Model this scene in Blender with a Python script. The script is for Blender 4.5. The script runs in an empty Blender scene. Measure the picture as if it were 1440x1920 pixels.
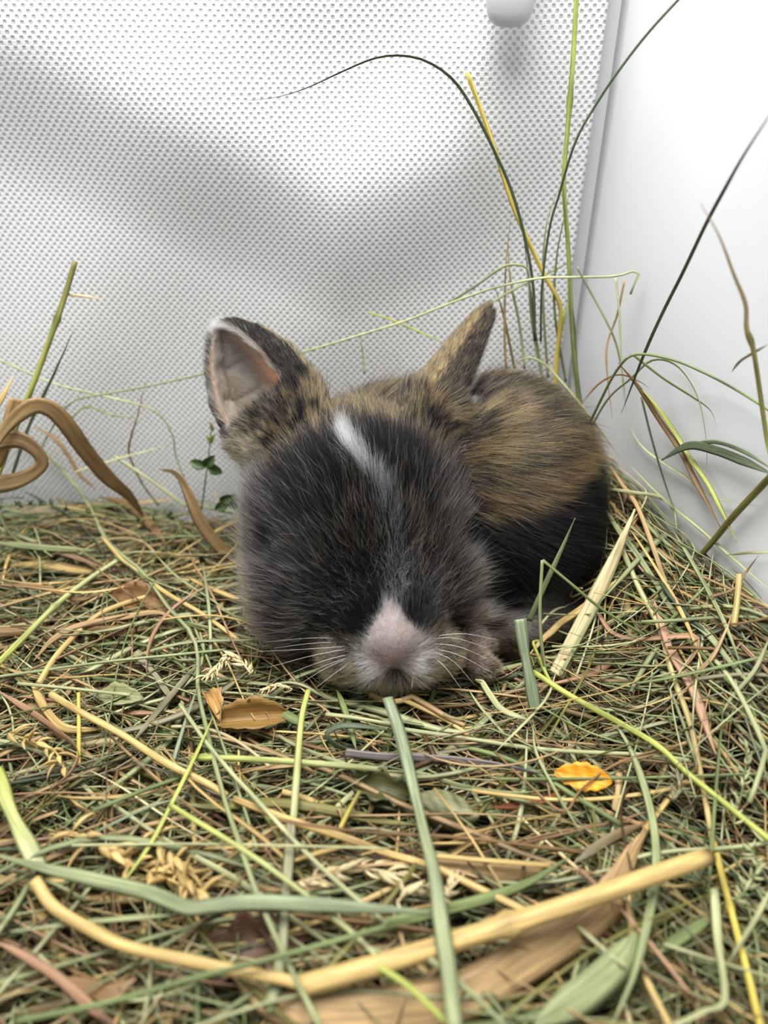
import bpy, math
import numpy as np
from mathutils import Vector, kdtree

# ------------------------------------------------------------------ camera, world, light, exposure
# lengths are written in centimetres; CM turns them into scene metres
CM = 0.01
CAM_H = 11.0                     # lens height over the hay
PITCH = math.radians(33.0)
FPX = 1413.0                     # focal length in pixels of the 1440 wide frame
scene = bpy.context.scene
COL = scene.collection
cam_d = bpy.data.cameras.new('camera')
cam = bpy.data.objects.new('camera', cam_d)
COL.objects.link(cam)
cam.location = (0, 0, CAM_H * CM)
cam.rotation_euler = (math.pi / 2 - PITCH, 0, 0)
cam_d.sensor_fit = 'HORIZONTAL'
cam_d.sensor_width = 36.0
cam_d.lens = 36.0 * FPX / 1440.0
cam_d.clip_start = 0.002
cam_d.clip_end = 20
cam_d.dof.use_dof = True
cam_d.dof.focus_distance = 14.6 * CM
cam_d.dof.aperture_fstop = 15.0
scene.camera = cam

world = bpy.data.worlds.new('room_light')
scene.world = world
world.use_nodes = True
world.node_tree.nodes['Background'].inputs[0].default_value = (0.93, 0.97, 1.0, 1)
world.node_tree.nodes['Background'].inputs[1].default_value = 0.33

lamp_d = bpy.data.lights.new('ceiling_lamp', 'AREA')
lamp_d.shape = 'DISK'
lamp_d.size = 0.22
lamp_d.energy = 2.65
lamp_d.color = (1.0, 0.985, 0.96)
lamp = bpy.data.objects.new('ceiling_lamp', lamp_d)
COL.objects.link(lamp)
lamp.location = (-0.03, 0.095, 0.35)
lamp.rotation_euler = (Vector((0.01, 0.13, 0.0)) - Vector(lamp.location)).to_track_quat('-Z', 'Y').to_euler()

vs = scene.view_settings
vs.view_transform = 'Standard'
vs.look = 'None'
vs.gamma = 1.0
vs.use_curve_mapping = False
vs.exposure = 0.06
scene.cycles.max_bounces = 8
scene.cycles.diffuse_bounces = 4
scene.cycles.glossy_bounces = 4
scene.cycles.transmission_bounces = 7
scene.cycles.transparent_max_bounces = 8

# ------------------------------------------------------------------ helpers
rng = np.random.default_rng(7)
CP, SP = math.cos(PITCH), math.sin(PITCH)
A3 = np.array


def srgb(r, g, b):
    c = np.array([r, g, b], float) / 255.0
    return np.where(c <= 0.04045, c / 12.92, ((c + 0.055) / 1.055) ** 2.4)


def ray(x, y):
    u, v = (x - 720) / FPX, (y - 960) / FPX
    return np.array([u, CP - v * SP, -SP - v * CP])


def at_depth(x, y, t):                 # sight line at axial distance t
    return np.array([0, 0, CAM_H]) + ray(x, y) * t


def at_y(x, y, Y):                     # sight line on the upright plane y = Y
    d = ray(x, y)
    return np.array([0, 0, CAM_H]) + d * (Y / d[1])


def sstep(a, b, x):
    t = np.clip((x - a) / (b - a), 0, 1)
    return t * t * (3 - 2 * t)


WALL_Y = 18.3
WALL_SLOPE = 0.301
CORNER_X = 4.78


def wall_x(y):                         # inner face of the side wall
    return CORNER_X + (WALL_Y - y) * WALL_SLOPE


def hay_z(x, y):                       # top of the hay bed
    x, y = np.asarray(x, float), np.asarray(y, float)
    d = wall_x(y) - x
    heap = 2.0 * sstep(3.3, 0.3, d) * sstep(5.0, 10.5, y) * (1 - 0.35 * sstep(15.5, 18, y))
    n = 0.16 * np.sin(0.9 * x + 0.4 * y) * np.cos(0.7 * y - 0.5 * x + 1) + 0.08 * np.sin(2.1 * x - 1.3 * y + 2)
    back = 0.15 * sstep(14, 17, y) * sstep(-2, -6, x)
    hollow = -0.35 * np.exp(-(((x - 1.6) / 2.8) ** 2 + ((y - 14.2) / 2.6) ** 2))
    return heap + n + back + hollow


def on_hay(x, y, lift=0.0):
    d = ray(x, y)
    t = -CAM_H / d[2] if d[2] < 0 else 30.0
    for _ in range(25):
        p = A3([0, 0, CAM_H]) + d * t
        tz = float(hay_z(p[0], min(p[1], 18.0))) + lift
        t2 = (CAM_H - tz) / -d[2]
        t = t * 0.5 + t2 * 0.5
    p = A3([0, 0, CAM_H]) + d * t
    if p[1] > 17.6:
        p = at_y(x, y, 17.6)
    if p[0] > wall_x(p[1]) - 0.12:     # stop at the side wall
        s = (CORNER_X - 0.12 + WALL_Y * WALL_SLOPE) / (d[0] + WALL_SLOPE * d[1])
        p = A3([0, 0, CAM_H]) + d * s
    return p


def tag(o, label=None, cat=None, group=None, kind=None):
    if label: o['label'] = label
    if cat: o['category'] = cat
    if group: o['group'] = group
    if kind: o['kind'] = kind
    return o


def empty(name, loc=(0, 0, 0)):
    o = bpy.data.objects.new(name, None)
    o.empty_display_size = 0.01
    o.location = A3(loc) * CM
    COL.objects.link(o)
    return o


def mesh_np(name, V, F, mat, parent=None, col=None, st=None, smooth=True, origin=None):
    """V (n,3) in cm, F (m,4) quads or (m,3) triangles -> one mesh object"""
    V = np.asarray(V, float)
    F = np.asarray(F, np.int32)
    if origin is None:
        origin = A3([V[:, 0].mean(), V[:, 1].mean(), V[:, 2].min()]) if parent is None else A3([0, 0, 0])
    me = bpy.data.meshes.new(name)
    me.vertices.add(len(V))
    me.vertices.foreach_set('co', ((V - origin) * CM).astype(np.float32).ravel())
    k = F.shape[1]
    me.loops.add(F.size)
    me.loops.foreach_set('vertex_index', F.ravel())
    me.polygons.add(len(F))
    me.polygons.foreach_set('loop_start', np.arange(0, F.size, k, dtype=np.int32))
    me.update(calc_edges=True)
    me.polygons.foreach_set('use_smooth', np.full(len(F), smooth))
    if col is not None:
        a = me.attributes.new('Col', 'FLOAT_COLOR', 'POINT')
        c = np.ones((len(V), 4), np.float32)
        c[:, :3] = col
        a.data.foreach_set('color', c.ravel())
    if st is not None:
        a = me.attributes.new('st', 'FLOAT_VECTOR', 'POINT')
        a.data.foreach_set('vector', np.asarray(st, np.float32).ravel())
    me.materials.append(mat)
    o = bpy.data.objects.new(name, me)
    COL.objects.link(o)
    o.location = origin * CM
    if parent is not None:
        o.parent = parent
        pl = parent.matrix_basis.translation
        g = parent.parent.matrix_basis.translation if parent.parent else Vector((0, 0, 0))
        o.location = Vector(origin * CM) - pl - g
    return o


def box_np(x0, x1, y0, y1, z0, z1):
    V = A3([[x, y, z] for x in (x0, x1) for y in (y0, y1) for z in (z0, z1)], float)
    F = [[0, 1, 3, 2], [4, 6, 7, 5], [0, 4, 5, 1], [2, 3, 7, 6], [0, 2, 6, 4], [1, 5, 7, 3]]
    return V, F


def catmull(P, n):
    """P (k,d) control points -> n points evenly spread by length"""
    P = np.asarray(P, float)
    if len(P) == 2:
        P = np.array([P[0], (P[0] + P[1]) / 2, P[1]])
    Q = np.vstack([2 * P[0] - P[1], P, 2 * P[-1] - P[-2]])
    out = []
    for i in range(1, len(Q) - 2):
        t = np.linspace(0, 1, 12, endpoint=False)[:, None]
        a, b, c, d = Q[i - 1], Q[i], Q[i + 1], Q[i + 2]
        out.append(0.5 * (2 * b + (c - a) * t + (2 * a - 5 * b + 4 * c - d) * t ** 2 + (3 * b - a - 3 * c + d) * t ** 3))
    out.append(P[-1:])
    D = np.vstack(out)
    s = np.concatenate([[0], np.cumsum(np.linalg.norm(np.diff(D[:, :3], axis=0), axis=1))])
    q = np.linspace(0, s[-1], n)
    return np.stack([np.interp(q, s, D[:, j]) for j in range(D.shape[1])], 1)


def strand_np(C, width, flat=0.25, sides=6, up=(0, 0, 1), twist=0.0, roll=0.0, fold=0.0):
    """closed solid strand along C (n,3); width (n,) full width; flat = thickness / width"""
    n = len(C)
    T = np.gradient(C, axis=0)
    T /= np.linalg.norm(T, axis=1)[:, None] + 1e-9
    N = np.empty_like(C)
    v = np.asarray(up, float)
    for i in range(n):
        v = v - T[i] * (v @ T[i])
        if np.linalg.norm(v) < 0.15:
            v = np.cross(T[i], [0.3, 0.9, 0.2])
        v = v / np.linalg.norm(v)
        N[i] = v
    B = np.cross(T, N)
    ang = roll + twist * np.linspace(0, 1, n)
    c, s = np.cos(ang)[:, None], np.sin(ang)[:, None]
    N, B = N * c + B * s, B * c - N * s
    th = np.linspace(0, 2 * math.pi, sides, endpoint=False)
    w = np.asarray(width, float)
    fl = np.broadcast_to(np.asarray(flat, float), (n,))
    # end caps: a ring of no size at both ends
    idx = np.concatenate([[0], np.arange(n), [n - 1]])
    sc = np.concatenate([[0.02], np.ones(n), [0.02]])
    cx = np.cos(th)[None, :] * (w[idx] * sc / 2)[:, None]
    cy = np.sin(th)[None, :] * (w[idx] * fl[idx] * sc / 2)[:, None]
    cy = cy + fold * np.abs(cx)
    V = C[idx][:, None, :] + cx[..., None] * B[idx][:, None, :] + cy[..., None] * N[idx][:, None, :]
    m = len(idx)
    i, j = np.meshgrid(np.arange(m - 1), np.arange(sides), indexing='ij')
    j2 = (j + 1) % sides
    F = np.stack([i * sides + j, i * sides + j2, (i + 1) * sides + j2, (i + 1) * sides + j], -1).reshape(-1, 4)
    L = np.concatenate([[0], np.cumsum(np.linalg.norm(np.diff(C, axis=0), axis=1))])[idx]
    st = np.stack([np.broadcast_to(np.cos(th)[None, :] * (w[idx])[:, None], (m, sides)),
                   np.broadcast_to(L[:, None], (m, sides)), np.zeros((m, sides))], -1).reshape(-1, 3)
    return V.reshape(-1, 3), F, st


# ------------------------------------------------------------------ materials
def new_mat(name):
    m = bpy.data.materials.new(name)
    m.use_nodes = True
    nt = m.node_tree
    b = nt.nodes['Principled BSDF']
    return m, nt, b


def nd(nt, typ, **kw):
    n = nt.nodes.new(typ)
    for k, v in kw.items():
        setattr(n, k, v)
    return n


def math_nd(nt, op, a, b=None):
    n = nd(nt, 'ShaderNodeMath', operation=op)
    for i, q in enumerate((a, b)):
        if q is None: continue
        if isinstance(q, (int, float)): n.inputs[i].default_value = q
        else: nt.links.new(q, n.inputs[i])
    return n.outputs[0]


def hay_material():
    m, nt, b = new_mat('hay')
    L = nt.links.new
    at = nd(nt, 'ShaderNodeAttribute', attribute_name='Col')
    st = nd(nt, 'ShaderNodeAttribute', attribute_name='st')
    mp = nd(nt, 'ShaderNodeMapping')
    mp.inputs['Scale'].default_value = (17, 0.8, 1)
    L(st.outputs['Vector'], mp.inputs['Vector'])
    no = nd(nt, 'ShaderNodeTexNoise')
    no.inputs['Scale'].default_value = 1.0
    no.inputs['Detail'].default_value = 3
    L(mp.outputs[0], no.inputs['Vector'])
    mp2 = nd(nt, 'ShaderNodeMapping')
    mp2.inputs['Scale'].default_value = (3, 1.3, 1)
    L(st.outputs['Vector'], mp2.inputs['Vector'])
    n2 = nd(nt, 'ShaderNodeTexNoise')
    n2.inputs['Scale'].default_value = 1.0
    n2.inputs['Detail'].default_value = 4
    L(mp2.outputs[0], n2.inputs['Vector'])
    r1 = nd(nt, 'ShaderNodeMapRange')
    r1.inputs[1].default_value, r1.inputs[2].default_value = 0.3, 0.7
    r1.inputs[3].default_value, r1.inputs[4].default_value = 0.55, 1.32
    L(no.outputs[0], r1.inputs[0])
    r2 = nd(nt, 'ShaderNodeMapRange')
    r2.inputs[1].default_value, r2.inputs[2].default_value = 0.3, 0.72
    r2.inputs[3].default_value, r2.inputs[4].default_value = 1.12, 0.74
    L(n2.outputs[0], r2.inputs[0])
    f = math_nd(nt, 'MULTIPLY', r1.outputs[0], r2.outputs[0])
    vm = nd(nt, 'ShaderNodeVectorMath', operation='SCALE')
    L(at.outputs['Color'], vm.inputs[0])
    L(f, vm.inputs['Scale'])
    L(vm.outputs[0], b.inputs['Base Color'])
    b.inputs['Roughness'].default_value = 0.5
    b.inputs['Specular IOR Level'].default_value = 0.35
    bp = nd(nt, 'ShaderNodeBump')
    bp.inputs['Strength'].default_value = 0.25
    bp.inputs['Distance'].default_value = 0.0002
    L(no.outputs[0], bp.inputs['Height'])
    L(bp.outputs[0], b.inputs['Normal'])
    tr = nd(nt, 'ShaderNodeBsdfTranslucent')
    L(vm.outputs[0], tr.inputs[0])
    mx = nd(nt, 'ShaderNodeMixShader')
    mx.inputs[0].default_value = 0.2
    L(b.outputs[0], mx.inputs[1])
    L(tr.outputs[0], mx.inputs[2])
    L(mx.outputs[0], nt.nodes['Material Output'].inputs[0])
    return m


def fabric_material():
    """white non-woven sheet: lattice of pressed dimples, slightly see-through where pressed"""
    m, nt, b = new_mat('nonwoven_fabric')
    L = nt.links.new
    tc = nd(nt, 'ShaderNodeAttribute', attribute_name='st')       # cloth coordinates in cm
    wn = nd(nt, 'ShaderNodeTexNoise')
    wn.inputs['Scale'].default_value = 2.2
    L(tc.outputs['Vector'], wn.inputs['Vector'])
    sub = nd(nt, 'ShaderNodeVectorMath', operation='SUBTRACT')
    L(wn.outputs['Color'], sub.inputs[0])
    sub.inputs[1].default_value = (0.5, 0.5, 0.5)
    scl = nd(nt, 'ShaderNodeVectorMath', operation='SCALE')
    L(sub.outputs[0], scl.inputs[0])
    scl.inputs['Scale'].default_value = 0.06
    add = nd(nt, 'ShaderNodeVectorMath', operation='ADD')
    L(tc.outputs['Vector'], add.inputs[0])
    L(scl.outputs[0], add.inputs[1])
    sx = nd(nt, 'ShaderNodeSeparateXYZ')
    L(add.outputs[0], sx.inputs[0])
    px, pz = 0.166, 0.176
    # staggered lattice: cos(x)*cos(z) peaks at the centres and corners
    cx = math_nd(nt, 'COSINE', math_nd(nt, 'MULTIPLY', sx.outputs[0], 2 * math.pi / px))
    cz = math_nd(nt, 'COSINE', math_nd(nt, 'MULTIPLY', sx.outputs[1], 2 * math.pi / pz))
    # pit centres at (i*px, j*pz) and half steps: sum of cosines of both diagonals
    s1 = math_nd(nt, 'MULTIPLY', cx, cz)
    pit = nd(nt, 'ShaderNodeMapRange', interpolation_type='SMOOTHSTEP')
    pit.inputs[1].default_value, pit.inputs[2].default_value = -0.15, 0.8
    L(s1, pit.inputs[0])
    fib = nd(nt, 'ShaderNodeTexNoise')
    fib.inputs['Scale'].default_value = 26
    fib.inputs['Detail'].default_value = 4
    L(tc.outputs['Vector'], fib.inputs['Vector'])
    mix = nd(nt, 'ShaderNodeMix', data_type='RGBA')
    mix.inputs[6].default_value = (0.68, 0.685, 0.69, 1)
    mix.inputs[7].default_value = (0.43, 0.435, 0.44, 1)
    L(pit.outputs[0], mix.inputs[0])
    L(mix.outputs[2], b.inputs['Base Color'])
    b.inputs['Roughness'].default_value = 0.6
    b.inputs['Specular IOR Level'].default_value = 0.25
    hsum = math_nd(nt, 'SUBTRACT', math_nd(nt, 'MULTIPLY', fib.outputs[0], 0.25), pit.outputs[0])
    bp = nd(nt, 'ShaderNodeBump')
    bp.inputs['Strength'].default_value = 0.55
    bp.inputs['Distance'].default_value = 0.0003
    L(hsum, bp.inputs['Height'])
    L(bp.outputs[0], b.inputs['Normal'])
    return m


def plastic_material(name, col, rough=0.32, scuff=0.15):
    m, nt, b = new_mat(name)
    L = nt.links.new
    tc = nd(nt, 'ShaderNodeTexCoord')
    mp = nd(nt, 'ShaderNodeMapping')
    mp.inputs['Rotation'].default_value = (0.5, 0.3, 0.4)
    mp.inputs['Scale'].default_value = (60, 60, 8)
    L(tc.outputs['Object'], mp.inputs[0])
    no = nd(nt, 'ShaderNodeTexNoise')
    no.inputs['Scale'].default_value = 1.0
    no.inputs['Detail'].default_value = 3
    L(mp.outputs[0], no.inputs['Vector'])
    r = nd(nt, 'ShaderNodeMapRange')
    r.inputs[3].default_value, r.inputs[4].default_value = rough - 0.06, rough + 0.12
    L(no.outputs[0], r.inputs[0])
    L(r.outputs[0], b.inputs['Roughness'])
    bp = nd(nt, 'ShaderNodeBump')
    bp.inputs['Strength'].default_value = scuff
    bp.inputs['Distance'].default_value = 0.002
    L(no.outputs[0], bp.inputs['Height'])
    L(bp.outputs[0], b.inputs['Normal'])
    b.inputs['Base Color'].default_value = (*col, 1)
    return m


def attr_material(name, rough=0.5, spec=0.3, sss=0.0):
    m, nt, b = new_mat(name)
    at = nd(nt, 'ShaderNodeAttribute', attribute_name='Col')
    nt.links.new(at.outputs['Color'], b.inputs['Base Color'])
    no = nd(nt, 'ShaderNodeTexNoise')
    no.inputs['Scale'].default_value = 900
    tc = nd(nt, 'ShaderNodeTexCoord')
    nt.links.new(tc.outputs['Object'], no.inputs['Vector'])
    bp = nd(nt, 'ShaderNodeBump')
    bp.inputs['Strength'].default_value = 0.3
    bp.inputs['Distance'].default_value = 0.0003
    nt.links.new(no.outputs[0], bp.inputs['Height'])
    nt.links.new(bp.outputs[0], b.inputs['Normal'])
    b.inputs['Roughness'].default_value = rough
    b.inputs['Specular IOR Level'].default_value = spec
    if sss:
        b.inputs['Subsurface Weight'].default_value = sss
        b.inputs['Subsurface Radius'].default_value = (0.004, 0.0015, 0.001)
        b.inputs['Subsurface Scale'].default_value = 1.0
    return m


def fur_material():
    m, nt, b = new_mat('rabbit_fur')
    nt.nodes.remove(b)
    at = nd(nt, 'ShaderNodeAttribute', attribute_name='fur_color')
    h = nd(nt, 'ShaderNodeBsdfHairPrincipled')
    h.parametrization = 'COLOR'
    nt.links.new(at.outputs['Color'], h.inputs['Color'])
    h.inputs['IOR'].default_value = 1.22
    h.inputs['Roughness'].default_value = 0.4
    h.inputs['Radial Roughness'].default_value = 0.6
    nt.links.new(h.outputs[0], nt.nodes['Material Output'].inputs[0])
    return m


M_HAY = hay_material()
M_FAB = fabric_material()
M_PLASTIC = plastic_material('white_plastic', (0.65, 0.66, 0.68))
M_CLIP_SHADED = plastic_material('clip_plastic_shaded', (0.5, 0.51, 0.52), 0.4, 0.05)  # shade is put into this colour, darker than the wall plastic
M_SKIN = attr_material('rabbit_skin', 0.6, 0.2, 0.0)
M_FUR = fur_material()

# ------------------------------------------------------------------ the box: floor, back wall, side wall, fabric sheet
V, F = box_np(-16.2, 14, -6, 18.8, -2.6, -1.7)
tag(mesh_np('floor', V, F, M_PLASTIC, smooth=False), 'white plastic floor of the box under the hay', kind='structure')
V, F = box_np(-16.2, 5.2, WALL_Y, WALL_Y + 0.5, -1.7, 17)
tag(mesh_np('wall_back', V, F, M_PLASTIC, smooth=False), 'white plastic back wall behind the fabric sheet', kind='structure')

V, F = box_np(-16.2, -15.6, -6, WALL_Y, -1.7, 17)
tag(mesh_np('wall_left', V, F, M_PLASTIC, smooth=False), 'white plastic far side wall of the box', kind='structure')


def side_wall():
    nu, nv = 60, 30
    Y = np.linspace(WALL_Y, -2.0, nu)
    Z = np.linspace(-1.7, 17, nv)
    y, z = np.meshgrid(Y, Z, indexing='ij')
    bow = 0.10 * np.sin(0.55 * y + 0.28 * z) * sstep(0, 6, WALL_Y - y) + 0.06 * np.sin(0.9 * y - 0.5 * z + 1)
    # rounded inner corner of the moulded box
    rc = 0.35 * np.exp(-((WALL_Y - y) / 0.35))
    x = wall_x(y) + bow * sstep(0, 2, WALL_Y - y) - rc * 0.0
    V = np.concatenate([np.stack([x, y, z], -1).reshape(-1, 3), np.stack([x + 0.5, y + 0.15, z], -1).reshape(-1, 3)])
    n = nu * nv
    q = []
    i, j = np.meshgrid(np.arange(nu - 1), np.arange(nv - 1), indexing='ij')
    a = (i * nv + j).ravel()
    f1 = np.stack([a, a + 1, a + nv + 1, a + nv], 1)
    f2 = f1[:, ::-1] + n
    ed = []
    loop = [k for k in range(nv)] + [k * nv + nv - 1 for k in range(1, nu)] + [(nu - 1) * nv + k for k in range(nv - 2, -1, -1)] + [k * nv for k in range(nu - 2, 0, -1)]
    for k in range(len(loop)):
        p, r = loop[k], loop[(k + 1) % len(loop)]
        ed.append([r, p, p + n, r + n])
    return V, np.concatenate([f1, f2, A3(ed)])


V, F = side_wall()
tag(mesh_np('wall_right', V, F, M_PLASTIC), 'smooth white plastic side wall of the box', kind='structure')


def fabric_sheet():
    nx, nz = 240, 220
    X = np.linspace(-15, 4.42, nx)
    Z = np.linspace(-1.6, 16.5, nz)
    x, z = np.meshgrid(X, Z, indexing='ij')
    # soft billows (towards the lens) of a loosely hung sheet
    zl = 9.3 - 0.44 * (x + 8.0)                                  # the long sagging crease
    zl = np.maximum(zl, 6.25 + 0.30 * (x + 1))
    s = z - zl
    d = 0.55 * sstep(-1.5, 2.2, s) - 0.35 * sstep(1.2, 4.5, s)
    d = d * (0.55 + 0.45 * sstep(4.4, 0.5, x))
    d += 0.10 * np.sin(0.55 * x + 0.35 * z) + 0.05 * np.sin(1.1 * x - 0.8 * z + 1.0)
    d += 0.22 * np.exp(-(((x - 2.3) / 1.1) ** 2 + ((z - 10.6) / 1.0) ** 2))   # pinched under the clip
    d *= sstep(4.6, 3.2, x) * 0.75 + 0.25
    y = 17.95 - d * 0.9
    t = 0.05
    st = np.stack([x, z, np.zeros_like(x)], -1).reshape(-1, 3)
    V = np.concatenate([np.stack([x, y, z], -1).reshape(-1, 3), np.stack([x, y + t, z], -1).reshape(-1, 3)])
    n = nx * nz
    i, j = np.meshgrid(np.arange(nx - 1), np.arange(nz - 1), indexing='ij')
    a = (i * nz + j).ravel()
    f1 = np.stack([a, a + nz, a + nz + 1, a + 1], 1)
    f2 = f1[:, ::-1] + n
    loop = [k for k in range(nz)] + [k * nz + nz - 1 for k in range(1, nx)] + [(nx - 1) * nz + k for k in range(nz - 2, -1, -1)] + [k * nz for k in range(nx - 2, 0, -1)]
    ed = []
    for k in range(len(loop)):
        p, r = loop[k], loop[(k + 1) % len(loop)]
        ed.append([p, r, r + n, p + n])
    return V, np.concatenate([f1, f2, A3(ed)]), np.concatenate([st, st])


V, F, st = fabric_sheet()
o = mesh_np('fabric_sheet', V, F, M_FAB, st=st)
tag(o, 'white dimpled non-woven fabric sheet hung over the back wall', 'fabric')


def clip():
    root = empty('plastic_clip', (2.38, 17.2, 10.9))
    # rounded tongue gripping the sheet, seen from below at the top of the picture
    zs = A3([10.92, 10.95, 11.03, 11.16, 11.34, 11.7, 12.4, 13.4, 14.0])
    hw = A3([0.10, 0.26, 0.37, 0.43, 0.46, 0.49, 0.52, 0.54, 0.54])
    hd = A3([0.06, 0.14, 0.20, 0.24, 0.26, 0.28, 0.28, 0.28, 0.28])
    th = np.linspace(0, 2 * math.pi, 28, endpoint=False)
    r = np.sign(np.cos(th)) * np.abs(np.cos(th)) ** 0.7, np.sign(np.sin(th)) * np.abs(np.sin(th)) ** 0.7
    V = [[2.38 + w * a, 17.15 + e * b, z] for z, w, e in zip(np.r_[zs[0], zs, zs[-1]], np.r_[0, hw, 0], np.r_[0, hd, 0]) for a, b in zip(*r)]
    m = len(zs) + 2
    F = [[i * 28 + j, i * 28 + (j + 1) % 28, (i + 1) * 28 + (j + 1) % 28, (i + 1) * 28 + j] for i in range(m - 1) for j in range(28)]
    mesh_np('tongue', V, F, M_CLIP_SHADED, root)
    V, F = box_np(1.98, 2.78, 17.35, 17.9, 12.6, 13.4)
    mesh_np('hinge', V, F, M_CLIP_SHADED, root, smooth=False)
    tag(root, 'shade-toned white rounded plastic clip on the sheet at the top edge', 'clip')


clip()

# ------------------------------------------------------------------ the rabbit: one continuous body from blended volumes
def nrm(v):
    return v / np.linalg.norm(v)


HEAD_C = at_depth(670, 985, 15.4)
NOSE = at_depth(738, 1213, 13.75)
CROWN = at_depth(678, 770, 16.3)
HF = nrm(NOSE - CROWN)                                  # towards the nose
CAMDIR = nrm(A3([0, 0, CAM_H]) - HEAD_C)
HB = nrm(np.cross(HF, CAMDIR))
if HB[0] < 0: HB = -HB                                  # rabbit's left = picture right
HU = nrm(np.cross(HB, HF))
if HU @ CAMDIR < 0: HU = -HU                            # out of the forehead


def head_local(P):
    Q = P - HEAD_C
    return Q @ HF, Q @ HB, Q @ HU


def head_pt(x, y, t=14.0):
    a, b, c = head_local(at_depth(x, y, t)[None])
    return float(a[0]), float(b[0])


def sd_ell(P, c, r, R=None):
    Q = P - c
    if R is not None: Q = Q @ np.asarray(R).T
    r = np.asarray(r, float)
    k0 = np.linalg.norm(Q / r, axis=1)
    k1 = np.linalg.norm(Q / (r * r), axis=1) + 1e-9
    return k0 * (k0 - 1.0) / k1


def sd_cap(P, a, b, ra, rb):
    ab = b - a
    h = np.clip((P - a) @ ab / (ab @ ab), 0, 1)
    return np.linalg.norm(P - a - h[:, None] * ab, axis=1) - (ra + (rb - ra) * h)


def smin(a, b, k):
    h = np.clip(0.5 + 0.5 * (b - a) / k, 0, 1)
    return b * (1 - h) + a * h - k * h * (1 - h)


# ears: a cupped leaf whose cross-section is an open arc
def make_ear(base, tip, open_dir, prof, half_open, thick, bend=0.0):
    ax = tip - base
    ln = np.linalg.norm(ax)
    e1 = ax / ln
    o = open_dir - e1 * (open_dir @ e1)
    o = nrm(o)
    e3 = np.cross(e1, o)
    return dict(base=base, e1=e1, o=o, e3=e3, ln=ln, prof=prof, ho=half_open, th=thick, bend=bend)


PS = A3([-0.3, 0.0, 0.2, 0.45, 0.7, 0.88, 1.0])


def ear_coords(E, P):
    Q = P - E['base']
    s = Q @ E['e1'] / E['ln']
    x = Q @ E['o']
    y = Q @ E['e3'] - E['bend'] * np.clip(s, 0, 1.2) ** 2
    return s, x, y


def sd_ear(P, E):
    s, x, y = ear_coords(E, P)
    sc = np.clip(s, -0.3, 1.0)
    R = np.interp(sc, PS, E['prof'])
    flatx = 0.8                                           # cup shallower than wide
    ang = np.arctan2(y, -x / flatx)                       # 0 = the back of the ear
    A = math.pi - E['ho'] * sstep(-0.15, 0.25, sc)
    rr = np.hypot(x / flatx, y)
    on = np.abs(ang) < A
    d1 = np.abs(rr - R)
    ex, ey = -np.cos(A) * R, np.sin(A) * R
    d2 = np.hypot(x / flatx - ex, np.abs(y) - ey)
    d = np.where(on, d1, d2)
    fill = np.maximum(rr - R, (s - 0.12) * E['ln'] * 0.6)  # root of the ear is solid
    d = np.minimum(d - E['th'] * (1.15 - 0.4 * sc), np.maximum(fill, -9))
    cap = np.maximum(-(s + 0.3), s - 1.0) * E['ln']
    return np.maximum(d, cap - 0.02)


def cdir(rx, ry, rz):      # picture right, picture up, towards the lens
    right, up, fwd = A3([1, 0, 0]), A3([0, SP, CP]), A3([0, CP, -SP])
    return right * rx + up * ry - fwd * rz


EAR_L = make_ear(at_depth(532, 800, 15.85), at_depth(411, 607, 16.25), cdir(-0.62, 0.1, 0.80),
                 A3([0.85, 1.02, 1.10, 1.03, 0.76, 0.42, 0.06]), math.radians(62), 0.11, 0.0)
EAR_R = make_ear(at_depth(806, 782, 16.1), at_depth(917, 580, 16.5), cdir(0.97, -0.15, -0.12),
                 A3([0.72, 0.80, 0.74, 0.56, 0.40, 0.27, 0.10]), math.radians(62), 0.11, 0.0)

D = at_depth
BODY_PARTS = [
    ('ell', D(922, 890, 17.35), (2.25, 2.15, 2.12)),
    ('ell', D(760, 880, 17.6), (2.1, 1.8, 1.85)),
    ('ell', D(985, 1000, 17.0), (1.4, 1.6, 1.5)),
    ('ell', D(800, 1040, 16.6), (1.8, 1.5, 1.4)),
]
HEAD_R = np.stack([HF, HB, HU])
LIPS = [(D(693, 1236, 14.25), 0.45), (D(783, 1233, 14.25), 0.43), (D(738, 1258, 14.5), 0.36), (D(650, 1225, 14.6), 0.5), (D(815, 1218, 14.6), 0.45)]


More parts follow.
